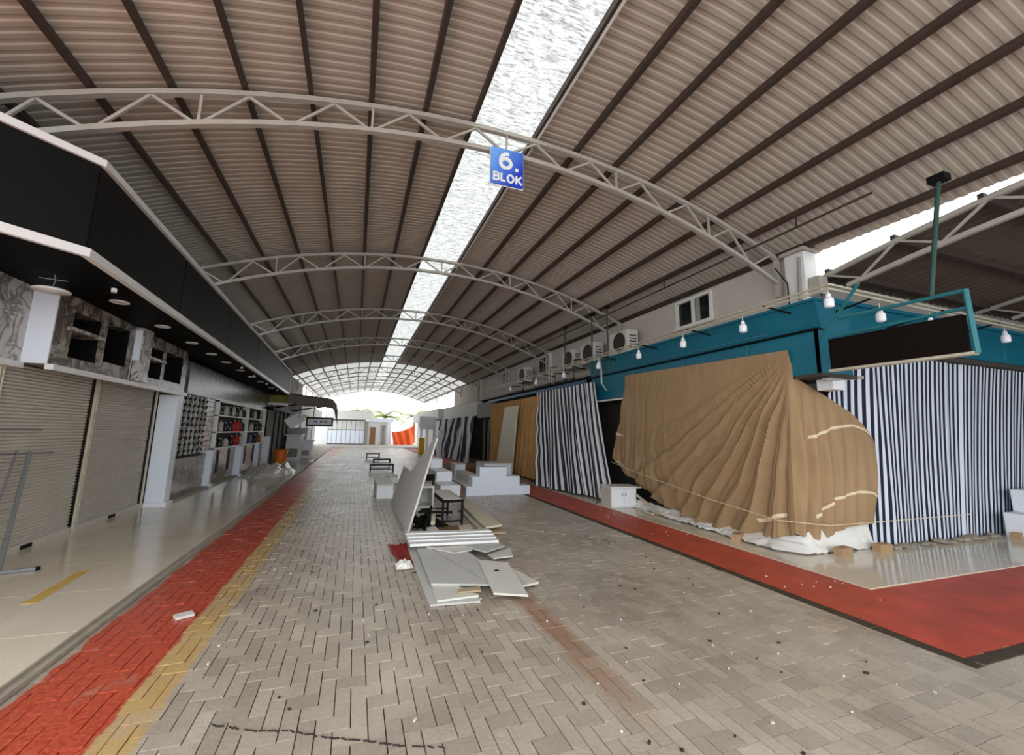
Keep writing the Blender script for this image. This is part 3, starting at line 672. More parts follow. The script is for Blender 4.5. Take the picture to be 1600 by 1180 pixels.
# far left stalls
for i, (x0, x1, y0, y1, z1, lab) in enumerate(((-3.25, -2.6, 24.2, 25.4, 1.25, 'white counter with dark gap under the far awning'), (-2.7, -2.2, 25.6, 27, .95, 'low white counter box near the awning edge'), (-3.6, -2.6, 27.3, 28.8, 1.6, 'tall pale counter farther along the left walkway'))):
    r = thing('stall_counter', ((x0+x1)/2, (y0+y1)/2, .05), lab, 'counter', 'far left stall counters')
    MB().bevbox(x0, x1, y0, y1, .05, z1, .02).build('body', 'white', r); MB().bevbox(x0-.05, x1+.06, y0-.06, y1+.06, z1, z1+.06, .015).build('worktop', 'white_trim', r)
    MB().box(x0+.08, x1-.08, y0-.008, y0, .2, z1*.5).build('recess', 'wall_grey', r)
for i in range(4):
    y = 29+i*4.2; shutter_r = thing('closed_shop', (-3.7, y+2, .05), f'pale closed far shopfront on the left, {ORD[i]} beyond the awning', 'shopfront', 'far left shopfronts')
    MB().box(-3.8, -3.7, y+.15, y+3.9, .05, 2.5).build('shutter', 'shutter', shutter_r); MB().box(-3.8, -3.2, y, y+4.1, 2.5, 3.3).build('fascia', 'wall_white', shutter_r); MB().box(-3.8, -3.6, y, y+.15, .05, 2.5).build('pier', 'white', shutter_r)
pd = thing('flag_pennant', (-.8, 30, 2.2), 'small dark pennant hanging by the far left stalls', 'pennant')
MB().slab([(-1.45, 30, 3.0), (-1.2, 30, 2.95), (-1.18, 30, 1.9)], .01, (0,1,0)).build('cloth', 'timber', pd); MB().tube([(-3.6, 30, 3.02), (-1.1, 30, 3.02)], .02, 6).build('rod', 'truss', pd)
# ================================================================== RIGHT SIDE
rw_ = thing('wall_right', (7.2, 20, 0), kind='structure', label='beige upper wall above the right hand shopfronts', cat='wall')
MB().box(7.1, 7.3, 5.05, 6.93, 3.3, 4.95).build('wall_panel', 'wall_beige', rw_); MB().box(7.1, 7.3, 8.04, 33, 3.3, 4.85).build('wall_panel', 'wall_beige', rw_)
MB().box(7.1, 7.3, 6.93, 8.04, 3.3, 4.12).build('wall_panel', 'wall_beige', rw_); MB().box(7.1, 7.3, 6.93, 8.04, 4.79, 4.95).build('wall_panel', 'wall_beige', rw_)
MB().box(6.9, 7.1, 4.95, 46, 0, 3.3).build('lower_wall', 'wall_dark', rw_); MB().box(6.2, 7.15, 4.95, 46, 3.28, 3.34).build('shop_roof', 'wall_grey', rw_)
MB().box(7.1, 17, 4.95, 5.1, 0, 3.2).build('lower_wall', 'wall_dark', rw_); MB().box(7.3, 17, 4.95, 5.1, 3.2, 4.385).build('side_wall', 'wall_grey', rw_)
MB().box(16.8, 17, -6, 5, 0, 5).build('end_wall', 'wall_dark', rw_)
# window
wn = thing('window_1', (7.1, 7.48, 4.12), kind='structure', label='white framed sliding window in the beige upper wall', cat='window')
for a in ((6.93, 8.04, 4.12, 4.18), (6.93, 8.04, 4.73, 4.79), (6.93, 6.99, 4.18, 4.73), (7.98, 8.04, 4.18, 4.73), (7.45, 7.52, 4.18, 4.73)): MB().box(7.05, 7.14, *a).build('window_frame', 'window_frame', wn)
MB().box(7.10, 7.11, 6.99, 7.45, 4.18, 4.73).build('pane', 'glass', wn); MB().box(7.115, 7.125, 7.52, 7.98, 4.18, 4.73).build('pane', 'glass', wn)
MB().box(7.09, 7.1, 7.3, 7.42, 4.18, 4.73).build('shutter_strip', 'wall_grey', wn); MB().box(7.0, 7.12, 6.9, 8.08, 4.08, 4.12).build('sill', 'window_frame', wn)
for i, y in enumerate((15.4, 20.2)):
    w2 = thing(f'window_{i+2}', (7.1, y+.5, 4.0), kind='structure', label=f'narrow dark window in the upper right wall, {"middle" if i == 0 else "far"} distance', cat='window')
    MB().box(7.07, 7.1, y, y+.9, 4.0, 4.75).build('window_frame', 'window_frame', w2)
    for k in (0, 1): MB().box(7.055, 7.07, y+.07+k*.41, y+.42+k*.41, 4.06, 4.69).build('pane', 'glass', w2)
# columns
def column(y, label):
    c = thing('roof_column', (7.1, y, 3.34), label, 'column', 'roof columns on the right')
    MB().bevbox(6.98, 7.28, y-.2, y+.16, 3.34, 4.8, .01).build('shaft', 'wall_white', c); MB().box(6.92, 7.34, y-.24, y+.2, 4.8, 4.86).build('cap', 'truss', c)
    MB().tube([(6.96, y-.1, 3.34), (6.95, y-.1, 4.0), (6.97, y-.12, 4.7)], .03, 8).build('drain_pipe', 'wall_grey', c)
    MB().tube([(6.96, y+.1, 3.34), (6.94, y+.1, 4.3), (6.8, y+.2, 4.6)], .012, 6).build('cable', 'black', c)
column(5.0, 'white roof column at the corner by the bright roof gap')
for i, y in enumerate((15.3, 25.3)): column(y, f'white roof column on the right wall, {"middle" if i == 0 else "far"} distance')
gb2 = thing('junction_box', (7.0, 4.72, 4.0), 'grey junction box with loose cables on the corner column', 'junction box')
MB().bevbox(7.02, 7.22, 4.6, 4.79, 3.98, 4.3, .01).build('casing', 'truss', gb2); MB().tube([(7.05, 4.62, 4.0), (6.98, 4.55, 3.8), (7.1, 4.5, 3.7)], .012, 6).build('cable', 'black', gb2)
# teal fascia
tf = thing('teal_fascia', (6.3, 7.5, 2.5), 'teal clad shop fascia over the large tan curtain', 'fascia')
fy = [4.15, 5.35, 6.9, 8.6, 10.55]
for a, b_ in zip(fy, fy[1:]): MB().bevbox(6.2, 6.28, a+.004, b_-.004, 2.55, 3.19, .006).build('panel', 'teal', tf)
MB().slab([(6.12, 4.12, 3.62), (6.12, 10.6, 3.62), (6.22, 10.6, 3.2), (6.22, 4.12, 3.2)][::-1], .05, (-1, 0, -.23)).build('cornice', 'teal', tf)
MB().box(6.1, 6.9, 4.1, 10.6, 3.6, 3.64).build('cornice_cap', 'teal', tf)
MB().box(6.13, 6.28, 4.13, 10.58, 3.175, 3.2).build('groove', 'black', tf)
MB().box(6.2, 6.86, 4.15, 4.22, 2.55, 3.19).build('panel', 'teal', tf)
MB().slab([(6.14, 4.12, 3.62), (6.9, 4.12, 3.62), (6.9, 4.18, 3.2), (6.2, 4.18, 3.2)], .04, (0, -1, 0)).build('cornice', 'teal', tf)
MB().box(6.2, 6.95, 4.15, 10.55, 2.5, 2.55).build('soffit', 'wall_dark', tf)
MB().box(6.17, 6.21, 8.9, 10.55, 2.49, 2.53).build('edge_light', 'white_trim', tf)
sf = thing('side_fascia', (10, 4.4, 3.1), 'dark teal fascia band above the navy striped side curtain', 'fascia')
for i in range(4): MB().bevbox(6.92+i*2.4, 6.92+(i+1)*2.4-.01, 4.38, 4.46, 3.13, 3.74, .006).build('panel', 'teal', sf)
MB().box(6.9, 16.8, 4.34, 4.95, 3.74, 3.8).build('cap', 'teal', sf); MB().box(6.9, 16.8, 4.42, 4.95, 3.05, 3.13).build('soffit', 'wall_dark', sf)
# black sign board in teal frame
sb = thing('blank_signboard', (6.0, 3.15, 2.5), 'blank dark signboard in a teal tube frame hung from the roof', 'sign')
MB().box(5.97, 6.05, 2.5, 3.88, 2.54, 2.95).build('board', 'signboard', sb); MB().box(5.96, 6.06, 2.45, 3.9, 2.51, 2.54).build('bottom_rail', 'rail', sb)
MB().tube([(6.01, 3.75, 3.22), (6.01, 2.46, 3.21)], .022, 8).build('frame_tube', 'teal_frame', sb); MB().tube([(6.01, 2.46, 3.22), (6.01, 2.44, 2.52)], .028, 8).build('frame_tube', 'teal_frame', sb)
MB().tube([(6.01, 3.9, 2.98), (6.01, 2.46, 3.02)], .018, 8).build('frame_tube', 'teal_frame', sb); MB().tube([(5.95, 3.43, 3.6), (6.1, 4.06, 3.0)], .022, 8).build('brace', 'teal_frame', sb)
MB().tube([(6.01, 2.75, 3.22), (6.15, 2.6, 4.62)], .025, 8).build('hanger', 'green_pole', sb); MB().box(6.08, 6.22, 2.52, 2.68, 4.58, 4.66).build('roof_clamp', 'black', sb)
ju = MB().box(6.5, 6.76, 4.22, 4.45, 2.33, 2.49).build('light_box', 'white', label='white box fitting below the teal corner beside the tan curtain', cat='light box')
bkt = MB().bar((6.3, 4.2, 2.46), (7.3, 4.3, 2.56), .05).build('steel_bracket', 'truss', label='pale steel bracket under the teal corner soffit', cat='bracket')
# lamp rail with bulbs
lr = thing('lamp_rail', (5.7, 8, 3.55), 'double tube lamp rail running along the teal shopfront corner', 'lamp rail')
for dz in (0, -.06):
    MB().tube([(5.7, 20, 3.62+dz), (5.7, 3.63, 3.62+dz)], .016, 6).build('tube', 'rail', lr); MB().tube([(5.7, 3.63, 3.62+dz), (12.5, 3.63, 3.52+dz)], .016, 6).build('tube', 'rail', lr)
for y in (4.6, 6.2, 7.7, 9.3, 11, 13, 15): MB().tube([(5.7, y, 3.59), (6.2, y-.1, 3.5)], .014, 6).build('arm', 'black', lr)
for x in (6.6, 8.2, 9.8): MB().tube([(x, 3.63, 3.56), (x, 4.4, 3.45)], .014, 6).build('arm', 'black', lr)
def lamp(x, y, z, label):
    r = thing('hanging_lamp', (x, y, z-.28), label, 'lamp', 'opal lamps on the rail')
    MB().tube([(x, y, z), (x, y, z-.10)], .008, 6).build('stem', 'rail', r); MB().lathe((x, y, z-.13), [(.025, .05), (.03, .02), (.035, 0)], 12).build('holder', 'white', r)
    MB().lathe((x, y, z-.29), [(.026, .02), (.05, .03), (.058, .045), (.058, .13), (.045, .148), (.028, .16)], 16).build('globe', 'bulb', r, True)
for i, y in enumerate((9.35, 7.68, 6.32, 4.98)): lamp(5.7, y, 3.53, ['small white lamp hanging beside the striped curtain and teal fascia', 'small white lamp under the rail near the AC units', 'small white lamp hanging below the upper wall window', 'small white lamp hanging before the corner column on the teal front'][i])
lamp(5.72, 3.66, 3.58, 'white lamp hanging at the rail corner by the teal brace')
for i, x in enumerate((6.75, 7.9, 9.9)): lamp(x, 3.66, 3.5, ['white lamp on the side rail just right of the corner', 'white lamp on the side rail above the blank signboard', 'white lamp on the side rail at the right edge'][i])
for i, y in enumerate((11.3, 13.4, 16)): lamp(5.7, y, 3.53, f'small white lamp on the rail over the {["pleated striped curtain", "ochre curtain edge", "far ochre curtain"][i]}')
# roof conduit under the eave
cd_ = thing('conduit_pipe', (6.3, 8, 4.9), 'dark conduit pipe hung under the roof near the right eave', 'pipe')
MB().tube([(6.3, 3.35, 4.90), (6.3, 16, 4.90)], .018, 6).build('pipe', 'purlin', cd_)
for y in (4.4, 7.5, 10.5, 13.5): MB().bar((6.3, y, 4.9), (6.3, y, 5.06), .02).build('clip', 'purlin', cd_)
# green drop poles, pipe frames, AC units
for i, y in enumerate((9.45, 10.25, 11.9)):
    r = thing('drop_pole', (6.0, y, 3.3), f'thin green pole dropping from the eave near the AC units, {ORD[i]} from the viewer', 'pole', 'green drop poles')
    MB().tube([(6.05, y, 3.25), (6.05, y, 4.95)], .022, 8).build('tube', 'green_pole', r); MB().box(6.0, 6.1, y-.05, y+.05, 4.93, 5.0).build('clamp', 'black', r)
def ac(y, label):
    r = thing('ac_unit', (6.75, y+.4, 3.7), label, 'air conditioner', 'outdoor AC units')
    MB().bevbox(6.55, 6.9, y, y+.85, 3.78, 4.4, .015).build('casing', 'ac', r)
    MB().lathe((6.55, y+.36, 4.09), [(.27, 0), (.27, -.02), (.24, -.03), (.05, -.03)], 24, 'X').build('fan_grille', 'fan', r)
    for k in range(5): MB().box(6.62, 6.84, y-.006, y, 3.9+k*.08, 3.93+k*.08).build('vent', 'wall_dark', r)
    for yy in (y+.1, y+.7): MB().bar((6.5, yy, 3.76), (7.1, yy, 3.76), .04).build('bracket', 'steel', r)
for i, y in enumerate((9.3, 11.0, 12.3, 16.6)): ac(y, ['white outdoor AC unit with brown fan nearest the window', 'outdoor AC unit behind the green poles', 'outdoor AC unit past the green poles', 'small outdoor AC unit far along the upper wall'][i])
for i, (ya, yb) in enumerate(((11.4, 12.7), (13.1, 14.4), (15.6, 17.2))):
    r = thing('pipe_frame', (6.1, ya, 3.15), f'black bent pipe frame above the striped curtain shop, {ORD[i]} from the viewer', 'pipe frame', 'black pipe frames')
    MB().tube([(6.1, ya, 3.14), (6.1, ya, 3.85), (6.6, ya, 3.9)], .018, 6).build('upright', 'black', r); MB().tube([(6.1, yb, 3.14), (6.1, yb, 3.6), (6.6, yb, 3.62)], .018, 6).build('upright', 'black', r); MB().tube([(6.1, ya, 3.3), (6.1, yb, 3.28)], .014, 6).build('crossbar', 'black', r)
fx = thing('flex_cable', (5.8, 9.6, 2.6), 'pale flexible hose dangling in front of the teal fascia', 'cable')
MB().tube([(5.85, 9.55, 3.6), (5.95, 9.62, 3.3), (5.98, 9.66, 2.95), (6.02, 9.5, 2.75)], .02, 8).build('hose', 'rail', fx)
# blue beam over the middle shops
bb = thing('curtain_beam', (6.05, 14.5, 3.05), 'thin blue steel beam carrying the pleated curtains', 'beam')
MB().bar((6.05, 10.6, 3.1), (6.05, 20.2, 3.1), .06, .09).build('beam', 'blue_beam', bb)
for y in (11.5, 13.9, 16.5, 19): MB().bar((6.05, y, 3.1), (6.9, y, 3.2), .03).build('bracket', 'blue_beam', bb)
# cross aisle roof
xr = thing('ceiling_cross', (11, 1, 4.4), kind='structure', label='dark corrugated roof over the right hand side aisle', cat='roof')
def cz(y): return 4.74-(y-.3)**2/43
mb = MB(); prof = []; x = 7.35
while x < 17: prof += [(x, 0), (x+.09, 0), (x+.12, .028), (x+.19, .028)]; x += .21
ny = 14
for xx, a in prof:
    for i in range(ny+1):
        y = lerp(-6, 4.97, i/ny); mb.v.append((xx, y, cz(y)+.12+a))
mb.f = [(j*(ny+1)+i, j*(ny+1)+i+1, (j+1)*(ny+1)+i+1, (j+1)*(ny+1)+i) for j in range(len(prof)-1) for i in range(ny)]
mb.build('roof_sheet', 'roof_dark', xr)
for i in range(11):
    y = -5+i*.96; MB().bar((7.2, y, cz(y)+.06), (17, y, cz(y)+.06), .06, .1).build('purlin', 'purlin', xr)
def cross_truss(x, label):
    r = thing('cross_truss', (x, 0, 4), label, 'truss', 'side aisle trusses')
    ys = [lerp(-6, 4.8, i/16) for i in range(17)]
    MB().path([(x, y, cz(y)) for y in ys], .06, .06).build('top_chord', 'truss', r); MB().path([(x, y, cz(y)-.33) for y in ys[:-1]+[4.3]], .06, .06).build('bottom_chord', 'truss', r)
    for k in range(9):
        y = 4.6-k*1.0
        MB().bar((x, y, cz(y)), (x, y-.5, cz(y-.5)-.31), .03).build('strut', 'truss', r); MB().bar((x, y-.5, cz(y-.5)-.31), (x, y-1, cz(y-1)), .03).build('strut', 'truss', r)
cross_truss(7.2, 'grey steel truss at the mouth of the side aisle'); cross_truss(12, 'shaded steel truss deeper in the side aisle')
# ---------------------------------------------------------------- curtains
from mathutils import noise
def fold(t, sharp=.6):
    s = math.sin(t); return math.copysign(abs(s)**sharp, s)
yL = [(0, 8.85), (.42, 9.05), (.55, 9.28), (.78, 9.35), (.9, 8.9), (1, 8.25)]
hem = [(0, .46), (.12, .34), (.2, .22), (.38, .12), (.55, .06), (.8, .05), (.9, .12), (1., .26)]
def corner(v): return 6.14-.13*math.sin(min(1, v*1.05)*math.pi/2)
def tan_front(u, v):
    y = lerp(interp(yL, v), 4.6, u)
    zt, zb_ = lerp(3.06, 2.95, u), interp(hem, u)
    z = lerp(zt, zb_, v)
    x = lerp(6.14, corner(v), min(1, .2+u))-.10*math.sin(math.pi*u)*v
    ang = math.atan2(y-4.45, 3.05-z); rad = math.hypot(y-4.45, 3.05-z)
    wob = .05*noise.noise((y*.8, z*.8, 3))+.02*noise.noise((y*3, z*2, 6))
    w = min(1, max(0, (rad-.25)/1.0))*max(0, 1-max(0, ang-.85)/.4)*min(1, (1-u)/.06)
    ph = (ang+wob)*46+3*noise.noise((ang*5, 0, 2))
    x -= w*(.05*fold(ph, .7)+.026*math.sin(ph*1.9+1)+.014*math.sin(ph*3.3)+.008*math.sin(ph*6.1))+.008*noise.noise((y*9, z*3, 4))
    w2 = max(0, min(1, (.6-u)/.3))*min(1, v*1.3)
    x -= .022*w2*fold(y*13+1.5*noise.noise((y, z, 1)), .8)*v+.012*w2*math.sin(y*31)*v
    if u < .1: x += .03*(1-u/.1)*math.sin(v*14)
    y += .025*w*math.sin(ph+1)
    return (x, y, z)
def tan_side(u, v):
    ztop = interp([(0, 2.95), (.05, 2.62), (.1, 2.5), (.4, 2.27), (.7, 2.03), (.85, 1.86), (.94, 1.72), (1, 1.5)], u)
    zbot = interp([(0, .26), (.3, .16), (.45, .26), (.7, .34), (1, .36)], u)
    z = lerp(ztop, zbot, v)
    x = lerp(corner(v), interp([(0, 7.45), (.4, 7.52), (.8, 7.62), (1.5, 7.74), (2, 7.74)], z), u)
    y = 4.6-.12*math.sin(u*math.pi*.5)-.04*math.sin(v*math.pi)*min(1, u*4)
    wv = (1-u)**1.4*min(1, v*2)*min(1, u/.05)
    y -= .07*wv*fold(x*26-1.6*z+noise.noise((x*2, z, 3)), .7)+.02*wv*math.sin(x*55); y -= .010*math.sin(x*17+z*2)*v*min(1, u*5)
    return (x, y, z)
tc = thing('tan_curtain', (6.2, 6.2, .05), 'large tan canvas curtain wrapped around the corner shop', 'curtain')
MB().grid(300, 80, tan_front).build('front_cloth', 'tan', tc, True); MB().grid(90, 60, tan_side).build('side_cloth', 'tan', tc, True)
def tape(fn, pts, w=.045, off=(0, -.012, 0)):
    mb = MB(); n = len(pts)
    for (u, v, dv) in pts:
        for s_ in (-1, 1):
            p = Vector(fn(u, min(1, max(0, v+s_*dv))))+Vector(off); mb.v.append(tuple(p))
    mb.f = [(2*i, 2*i+1, 2*i+3, 2*i+2) for i in range(n-1)]; return mb
tape(tan_side, [(lerp(.18, .995, i/40), interp([(.18, .36), (.4, .25), (.7, .12), (.85, .06), (1, .015)], lerp(.18, .995, i/40)), .011) for i in range(41)]).build('seam_tape', 'seam', tc)
tape(tan_side, [(lerp(.2, .995, i/40), interp([(.2, .86), (.4, .77), (.7, .71), (1, .66)], lerp(.2, .995, i/40)), .012) for i in range(41)]).build('seam_tape', 'seam', tc)
tape(tan_front, [(lerp(.0, .08, i/12), .545, .012) for i in range(13)], off=(-.015, 0, 0)).build('seam_tape', 'seam', tc)
tape(tan_front, [(lerp(.86, .97, i/12), .915-.02*i/12, .01) for i in range(13)], off=(-.015, 0, 0)).build('seam_tape', 'seam', tc)
tape(tan_front, [(lerp(.01, .1, i/12), .80, .008) for i in range(13)], off=(-.015, 0, 0)).build('seam_tape', 'seam', tc)
rp = MB().tube([(6.0, 9.3, .95), (5.88, 7.8, .76), (5.82, 6.0, .55), (5.86, 4.75, .43), (6.3, 4.32, .42), (7.5, 4.32, .42), (9.6, 4.28, .44)], .006, 6).build('tie_rope', 'seam', label='thin cream rope tied across the tan curtain', cat='rope')
# white ground sheet
def gsheet(u, v):
    pa = interp([(0, 8.6), (.5, 6.2), (.78, 4.75), (1, 4.55)], u), interp([(0, 5.95), (.5, 5.8), (.78, 5.72), (.85, 6.1), (1, 7.5)], u)
    o_y, o_x = pa; inn = interp([(0, 8.5), (.5, 6.3), (.78, 5.1), (1, 4.62)], u), interp([(0, 6.1), (.5, 6.1), (.78, 6.12), (.85, 6.3), (1, 7.5)], u)
    y = lerp(inn[0], o_y, v); x = lerp(inn[1], o_x, v)
    if u > .78: y = lerp(4.60, 4.42, v); x = interp([(.78, 6.0), (1, 7.5)], u)-.05*v
    z = .03+interp([(0, .12), (.5, .12), (.76, .16), (.84, .28), (.9, .36), (1, .38)], u)*(1-v)**1.2+.05*abs(noise.noise((x*5, y*5, v*3)))+.03*noise.noise((x*14, y*14, 1))*v
    return (x+.06*noise.noise((x*4, y*4, 9)), y+.05*noise.noise((x*5, y*5, 4))*v, max(.024, z))
MB().grid(150, 12, gsheet).build('ground_sheet', 'sheet', smooth=True, label='crumpled white sheet spilling out under the tan curtain hem', cat='sheet')
# striped side curtain
def stripe_side(u, v):
    xt, xb = lerp(6.95, 14.6, u), lerp(6.85, 13.0, u)
    zt = interp([(0, 2.2), (.125, 2.9), (.15, 3.08), (1, 3.12)], u); x = lerp(xt, xb, v); z = lerp(zt, .03, v)
    y = interp([(7.5, 4.72), (8.0, 4.55)], x)+.006*math.sin(u*130+1.2*noise.noise((u*8, v*2, 0)))+.022*math.sin(u*23+v*1.5)*min(1, v+.2)-.08*v**2
    if .42 < u < .48: y += .04
    return (x, y, z)
MB().grid(340, 30, stripe_side).build('striped_curtain', 'stripe_side', smooth=True, label='navy and white striped curtain filling the side shopfront at right', cat='curtain', group='striped curtains')
# striped middle curtain
def stripe_mid(u, v):
    yt, yb = lerp(13.95, 10.1, u), lerp(12.25, 9.1, u); xt, xb = lerp(5.98, 6.02, u), lerp(5.3, 5.88, u)
    g = v**1.25
    if u > .8: g = lerp(v**1.25, v**1.0, (u-.8)/.2)
    y = lerp(yt, yb, g); x = lerp(xt, xb, g); z = lerp(3.04, lerp(.05, .06, u), v)
    a = .016+.012*v
    x -= a*math.sin(u*150+1.6*noise.noise((u*5, v*2.2, 5)))+.06*math.sin(u*21+v*2)*v; y += .02*math.sin(u*97)
    if u < .12: y += .25*math.sin(v*math.pi)*(1-u/.12)*math.sin(v*26)*.3
    return (x, y, z)
MB().grid(260, 36, stripe_mid).build('striped_curtain', 'stripe_mid', smooth=True, label='black and white striped pleated curtain left of the tan curtain', cat='curtain', group='striped curtains')
def tan2(u, v):
    y = lerp(19.3, 13.6, u); x = 5.95+.12*math.sin(u*95+1.5*noise.noise((u*6, v*2, 2)))*(.5+.5*v); z = lerp(2.92, .1, v)
    if u > .85: y -= .25*v*(u-.85)/.15; x -= .03*math.sin(v*30)
    return (x-.25*v*u, y, z)
MB().grid(160, 20, tan2).build('ochre_curtain', 'tan_dark', smooth=True, label='ochre curtain behind the upright cream panel', cat='curtain')
MB().slab([(5.62, 14.85, 2.62), (5.62, 16.3, 2.62), (5.52, 17.0, .12), (5.52, 15.1, .06)], .04, (1, 0, -.03)).build('cream_panel', 'cream', label='tall cream panel leaning upright against the ochre curtain', cat='panel')
def far_curt(u, v):
    y = lerp(31, 21.8, u); x = 5.7+.10*math.sin(u*110+2*noise.noise((u*5, v*2, 7))); z = lerp(2.45, .05, v); 
    return (x-.35*v, y-.6*v*(u > .8), z)
MB().grid(150, 14, far_curt).build('striped_curtain', 'stripe_far', smooth=True, label='grey striped curtain on a far right shopfront beyond the ochre curtain', cat='curtain', group='striped curtains')
dk = thing('closed_shop', (6.4, 20.6, 0), 'dark open shopfront between the ochre and far striped curtains', 'shopfront')
MB().box(6.0, 6.3, 19.6, 22, 2.35, 3.1).build('fascia', 'wall_grey', dk); MB().box(6.0, 6.3, 22.05, 31.4, 2.5, 3.25).build('fascia', 'wall_white', dk)
for i in range(6): MB().box(6.35, 6.45, 19.7+i*.4, 19.7+i*.4+.3, .05, 2.3).build('door_panel', 'wall_grey' if i % 2 else 'black', dk)
for i in range(4):
    y = 31.5+i*3.7; r = thing('closed_shop', (6.2, y+1.8, 0), f'pale far shopfront on the right, {ORD[i]} beyond the grey striped curtain', 'shopfront', 'far right shopfronts')
    MB().box(6.1, 6.2, y+.2, y+3.5, 0, 2.5).build('shutter', 'wall_white', r); MB().box(5.6, 6.2, y, y+3.7, 2.5, 3.3).build('fascia', 'wall_white', r); MB().box(5.9, 6.2, y, y+.2, 0, 2.5).build('pier', 'white', r)
fs = thing('box_sign', (5.2, 32, 2.0), 'white box sign projecting over the far right walkway', 'sign')
MB().bevbox(4.3, 5.5, 31.5, 31.8, 1.75, 2.7, .03).build('box', 'white', fs); MB().bar((5.5, 31.65, 2.5), (6.1, 31.65, 2.5), .05).build('arm', 'black', fs)
yb_ = MB().rbox((4.45, 31, .58), (.42, .06, 1.15), .2).build('yellow_board', 'yellow', label='upright yellow board standing beyond the leaning grey board', cat='board')
wp = MB().bevbox(4.7, 4.95, 26, 26.3, 0, 1.7, .02).build('white_post', 'white', label='white post in front of the grey striped curtain', cat='post')
# cabinet
cb = thing('low_cabinet', (5.72, 8.6, .02), 'small white two door cabinet beside the striped curtain', 'cabinet')
def rot_box(mb, c, size, rz): return mb.rbox(c, size, rz)
RZC = -.12; cc = Vector((5.75, 8.63, 0))
def loc(x, y, z): return cc+Matrix.Rotation(RZC, 3, 'Z')@Vector((x, y, z))
MB().rbox(loc(0, 0, .23), (.62, .5, .42), RZC).build('body', 'white_warm', cb); MB().rbox(loc(.05, 0, .455), (.74, .56, .03), RZC).build('top', 'white_trim', cb)
for s_ in (-1, 1):
    dr = MB().rbox(loc(s_*.152, -.258, .235), (.29, .016, .39), RZC).build('door', 'white', cb); MB().rbox(loc(s_*.04, -.272, .30), (.015, .015, .06), RZC).build('handle', 'steel', dr)
# timber struts by the cabinet
for i, (a, b_) in enumerate((((6.0, 8.3, .30), (5.88, 7.35, .05)), ((5.85, 8.1, .04), (5.75, 7.4, .05)))):
    MB().bar(a, b_, .05, .03).build('timber_batten', 'cream', label=['pale batten propped between cabinet and sheet', 'pale batten lying flat beside the white cabinet'][i], cat='batten')
# bricks and stones
for i, (x, y, r_) in enumerate(((6.5, 4.3, .1), (7.3, 4.28, -.05), (5.72, 5.35, .5), (10.6, 4.15, .1))):
    MB().rbox((x, y, .075), (.24, .12, .11), r_).build('brick', 'brick', label=['sandy brick holding down the white sheet near its middle', 'sandy brick next to the striped curtain corner', 'flat brick weighing the tan hem near the rope', 'sandy brick at the foot of the white stepped unit'][i], cat='brick', group='bricks weighing the curtain hems')
for i in range(14):
    x = lerp(7.45, 10.4, i/13)+random.uniform(-.06, .06); y = 4.34+random.uniform(-.06, .05); r_ = random.uniform(.06, .12)
    mb = MB(); prof = [(r_*.55, 0), (r_*random.uniform(.9, 1.1), r_*.25), (r_*random.uniform(.7, .9), r_*.55), (r_*.3, r_*.75)]; mb.lathe((x, y, .02), prof, 7)
    mb.v = [(px+random.uniform(-.02, .02), py+random.uniform(-.02, .02), pz) for px, py, pz in mb.v]
    mb.build('stone', 'stone', label='rough grey stone weighing down the navy striped curtain hem', cat='stone', group='stones along the striped curtain hem')
# white stepped unit right edge
su = thing('stepped_unit', (11.4, 4.1, .02), 'white stepped unit at the right edge beside the striped curtain', 'display unit')
MB().bevbox(10.6, 12.2, 3.8, 4.3, .02, .43, .01).build('lower_step', 'white', su); MB().bevbox(11.05, 12.2, 3.85, 4.35, .43, .80, .01).build('upper_step', 'white', su)
# ================================================================== MIDDLE OF THE STREET
def pz(mb_label): pass
# leaning grey board, plane x = .85 + .31 z
def bpt(y, z): return (.85+.31*z, y, z)
lb = MB().slab([bpt(7.05, .01), bpt(10.2, .01), bpt(10.3, .80), bpt(8.95, .80), bpt(7.62, 1.50), bpt(7.42, 1.50)], .03, (-.95, 0, .3)).build('leaning_board', 'board_back', label='large broken grey board leaning on edge in the street', cat='board')
# flat pile of boards (each lies on those below)
def flat(pts, z, th, mtl, label, name='broken_board', cat='board', tilt=(0, 0)):
    x0 = sum(p[0] for p in pts)/len(pts); y0 = sum(p[1] for p in pts)/len(pts)
    P3 = [(x, y, z+tilt[0]*(x-x0)+tilt[1]*(y-y0)) for x, y in pts]
    a, b_, c = [Vector(p) for p in P3[:3]]
    if (b_-a).cross(c-a).z < 0: P3 = P3[::-1]
    MB().slab(P3, th).build(name, mtl, label=label, cat=cat, group='broken boards in the street pile')
flat([(.78, 6.35), (.76, 4.22), (1.23, 4.18), (1.27, 4.5), (1.5, 5.4), (1.4, 6.2)], .022, .018, 'board_grey', 'lowest broken board peeking out along the left of the pile')
flat([(.86, 4.72), (1.08, 4.6), (1.24, 4.26), (.83, 4.24)], .044, .018, 'white_warm', 'white offcut at the near end of the board pile')
flat([(1.07, 4.42), (1.06, 4.34), (1.28, 4.33), (1.30, 4.44)], .062, .014, 'raw_edge', 'short raw wood strip on the near offcut', 'wood_strip', 'strip')
flat([(.88, 6.05), (.84, 4.64), (1.41, 4.46), (1.03, 6.04)], .064, .018, 'board_grey', 'pale grey board half left of the long diagonal split')
flat([(1.045, 6.04), (1.425, 4.46), (1.43, 4.39), (1.55, 5.28), (1.46, 5.88)], .064, .018, 'board_grey', 'pale grey board half right of the long diagonal split')
flat([(1.80, 5.10), (1.94, 4.42), (1.70, 4.36), (1.6, 5.1)], .050, .02, 'white_warm', 'pointed white board tip at the right of the pile')
flat([(1.50, 5.20), (1.80, 5.02), (1.70, 4.3), (1.66, 4.03), (1.36, 4.17)], .088, .02, 'white_warm', 'white board with a small hole on top of the pile at right', tilt=(0, .012))
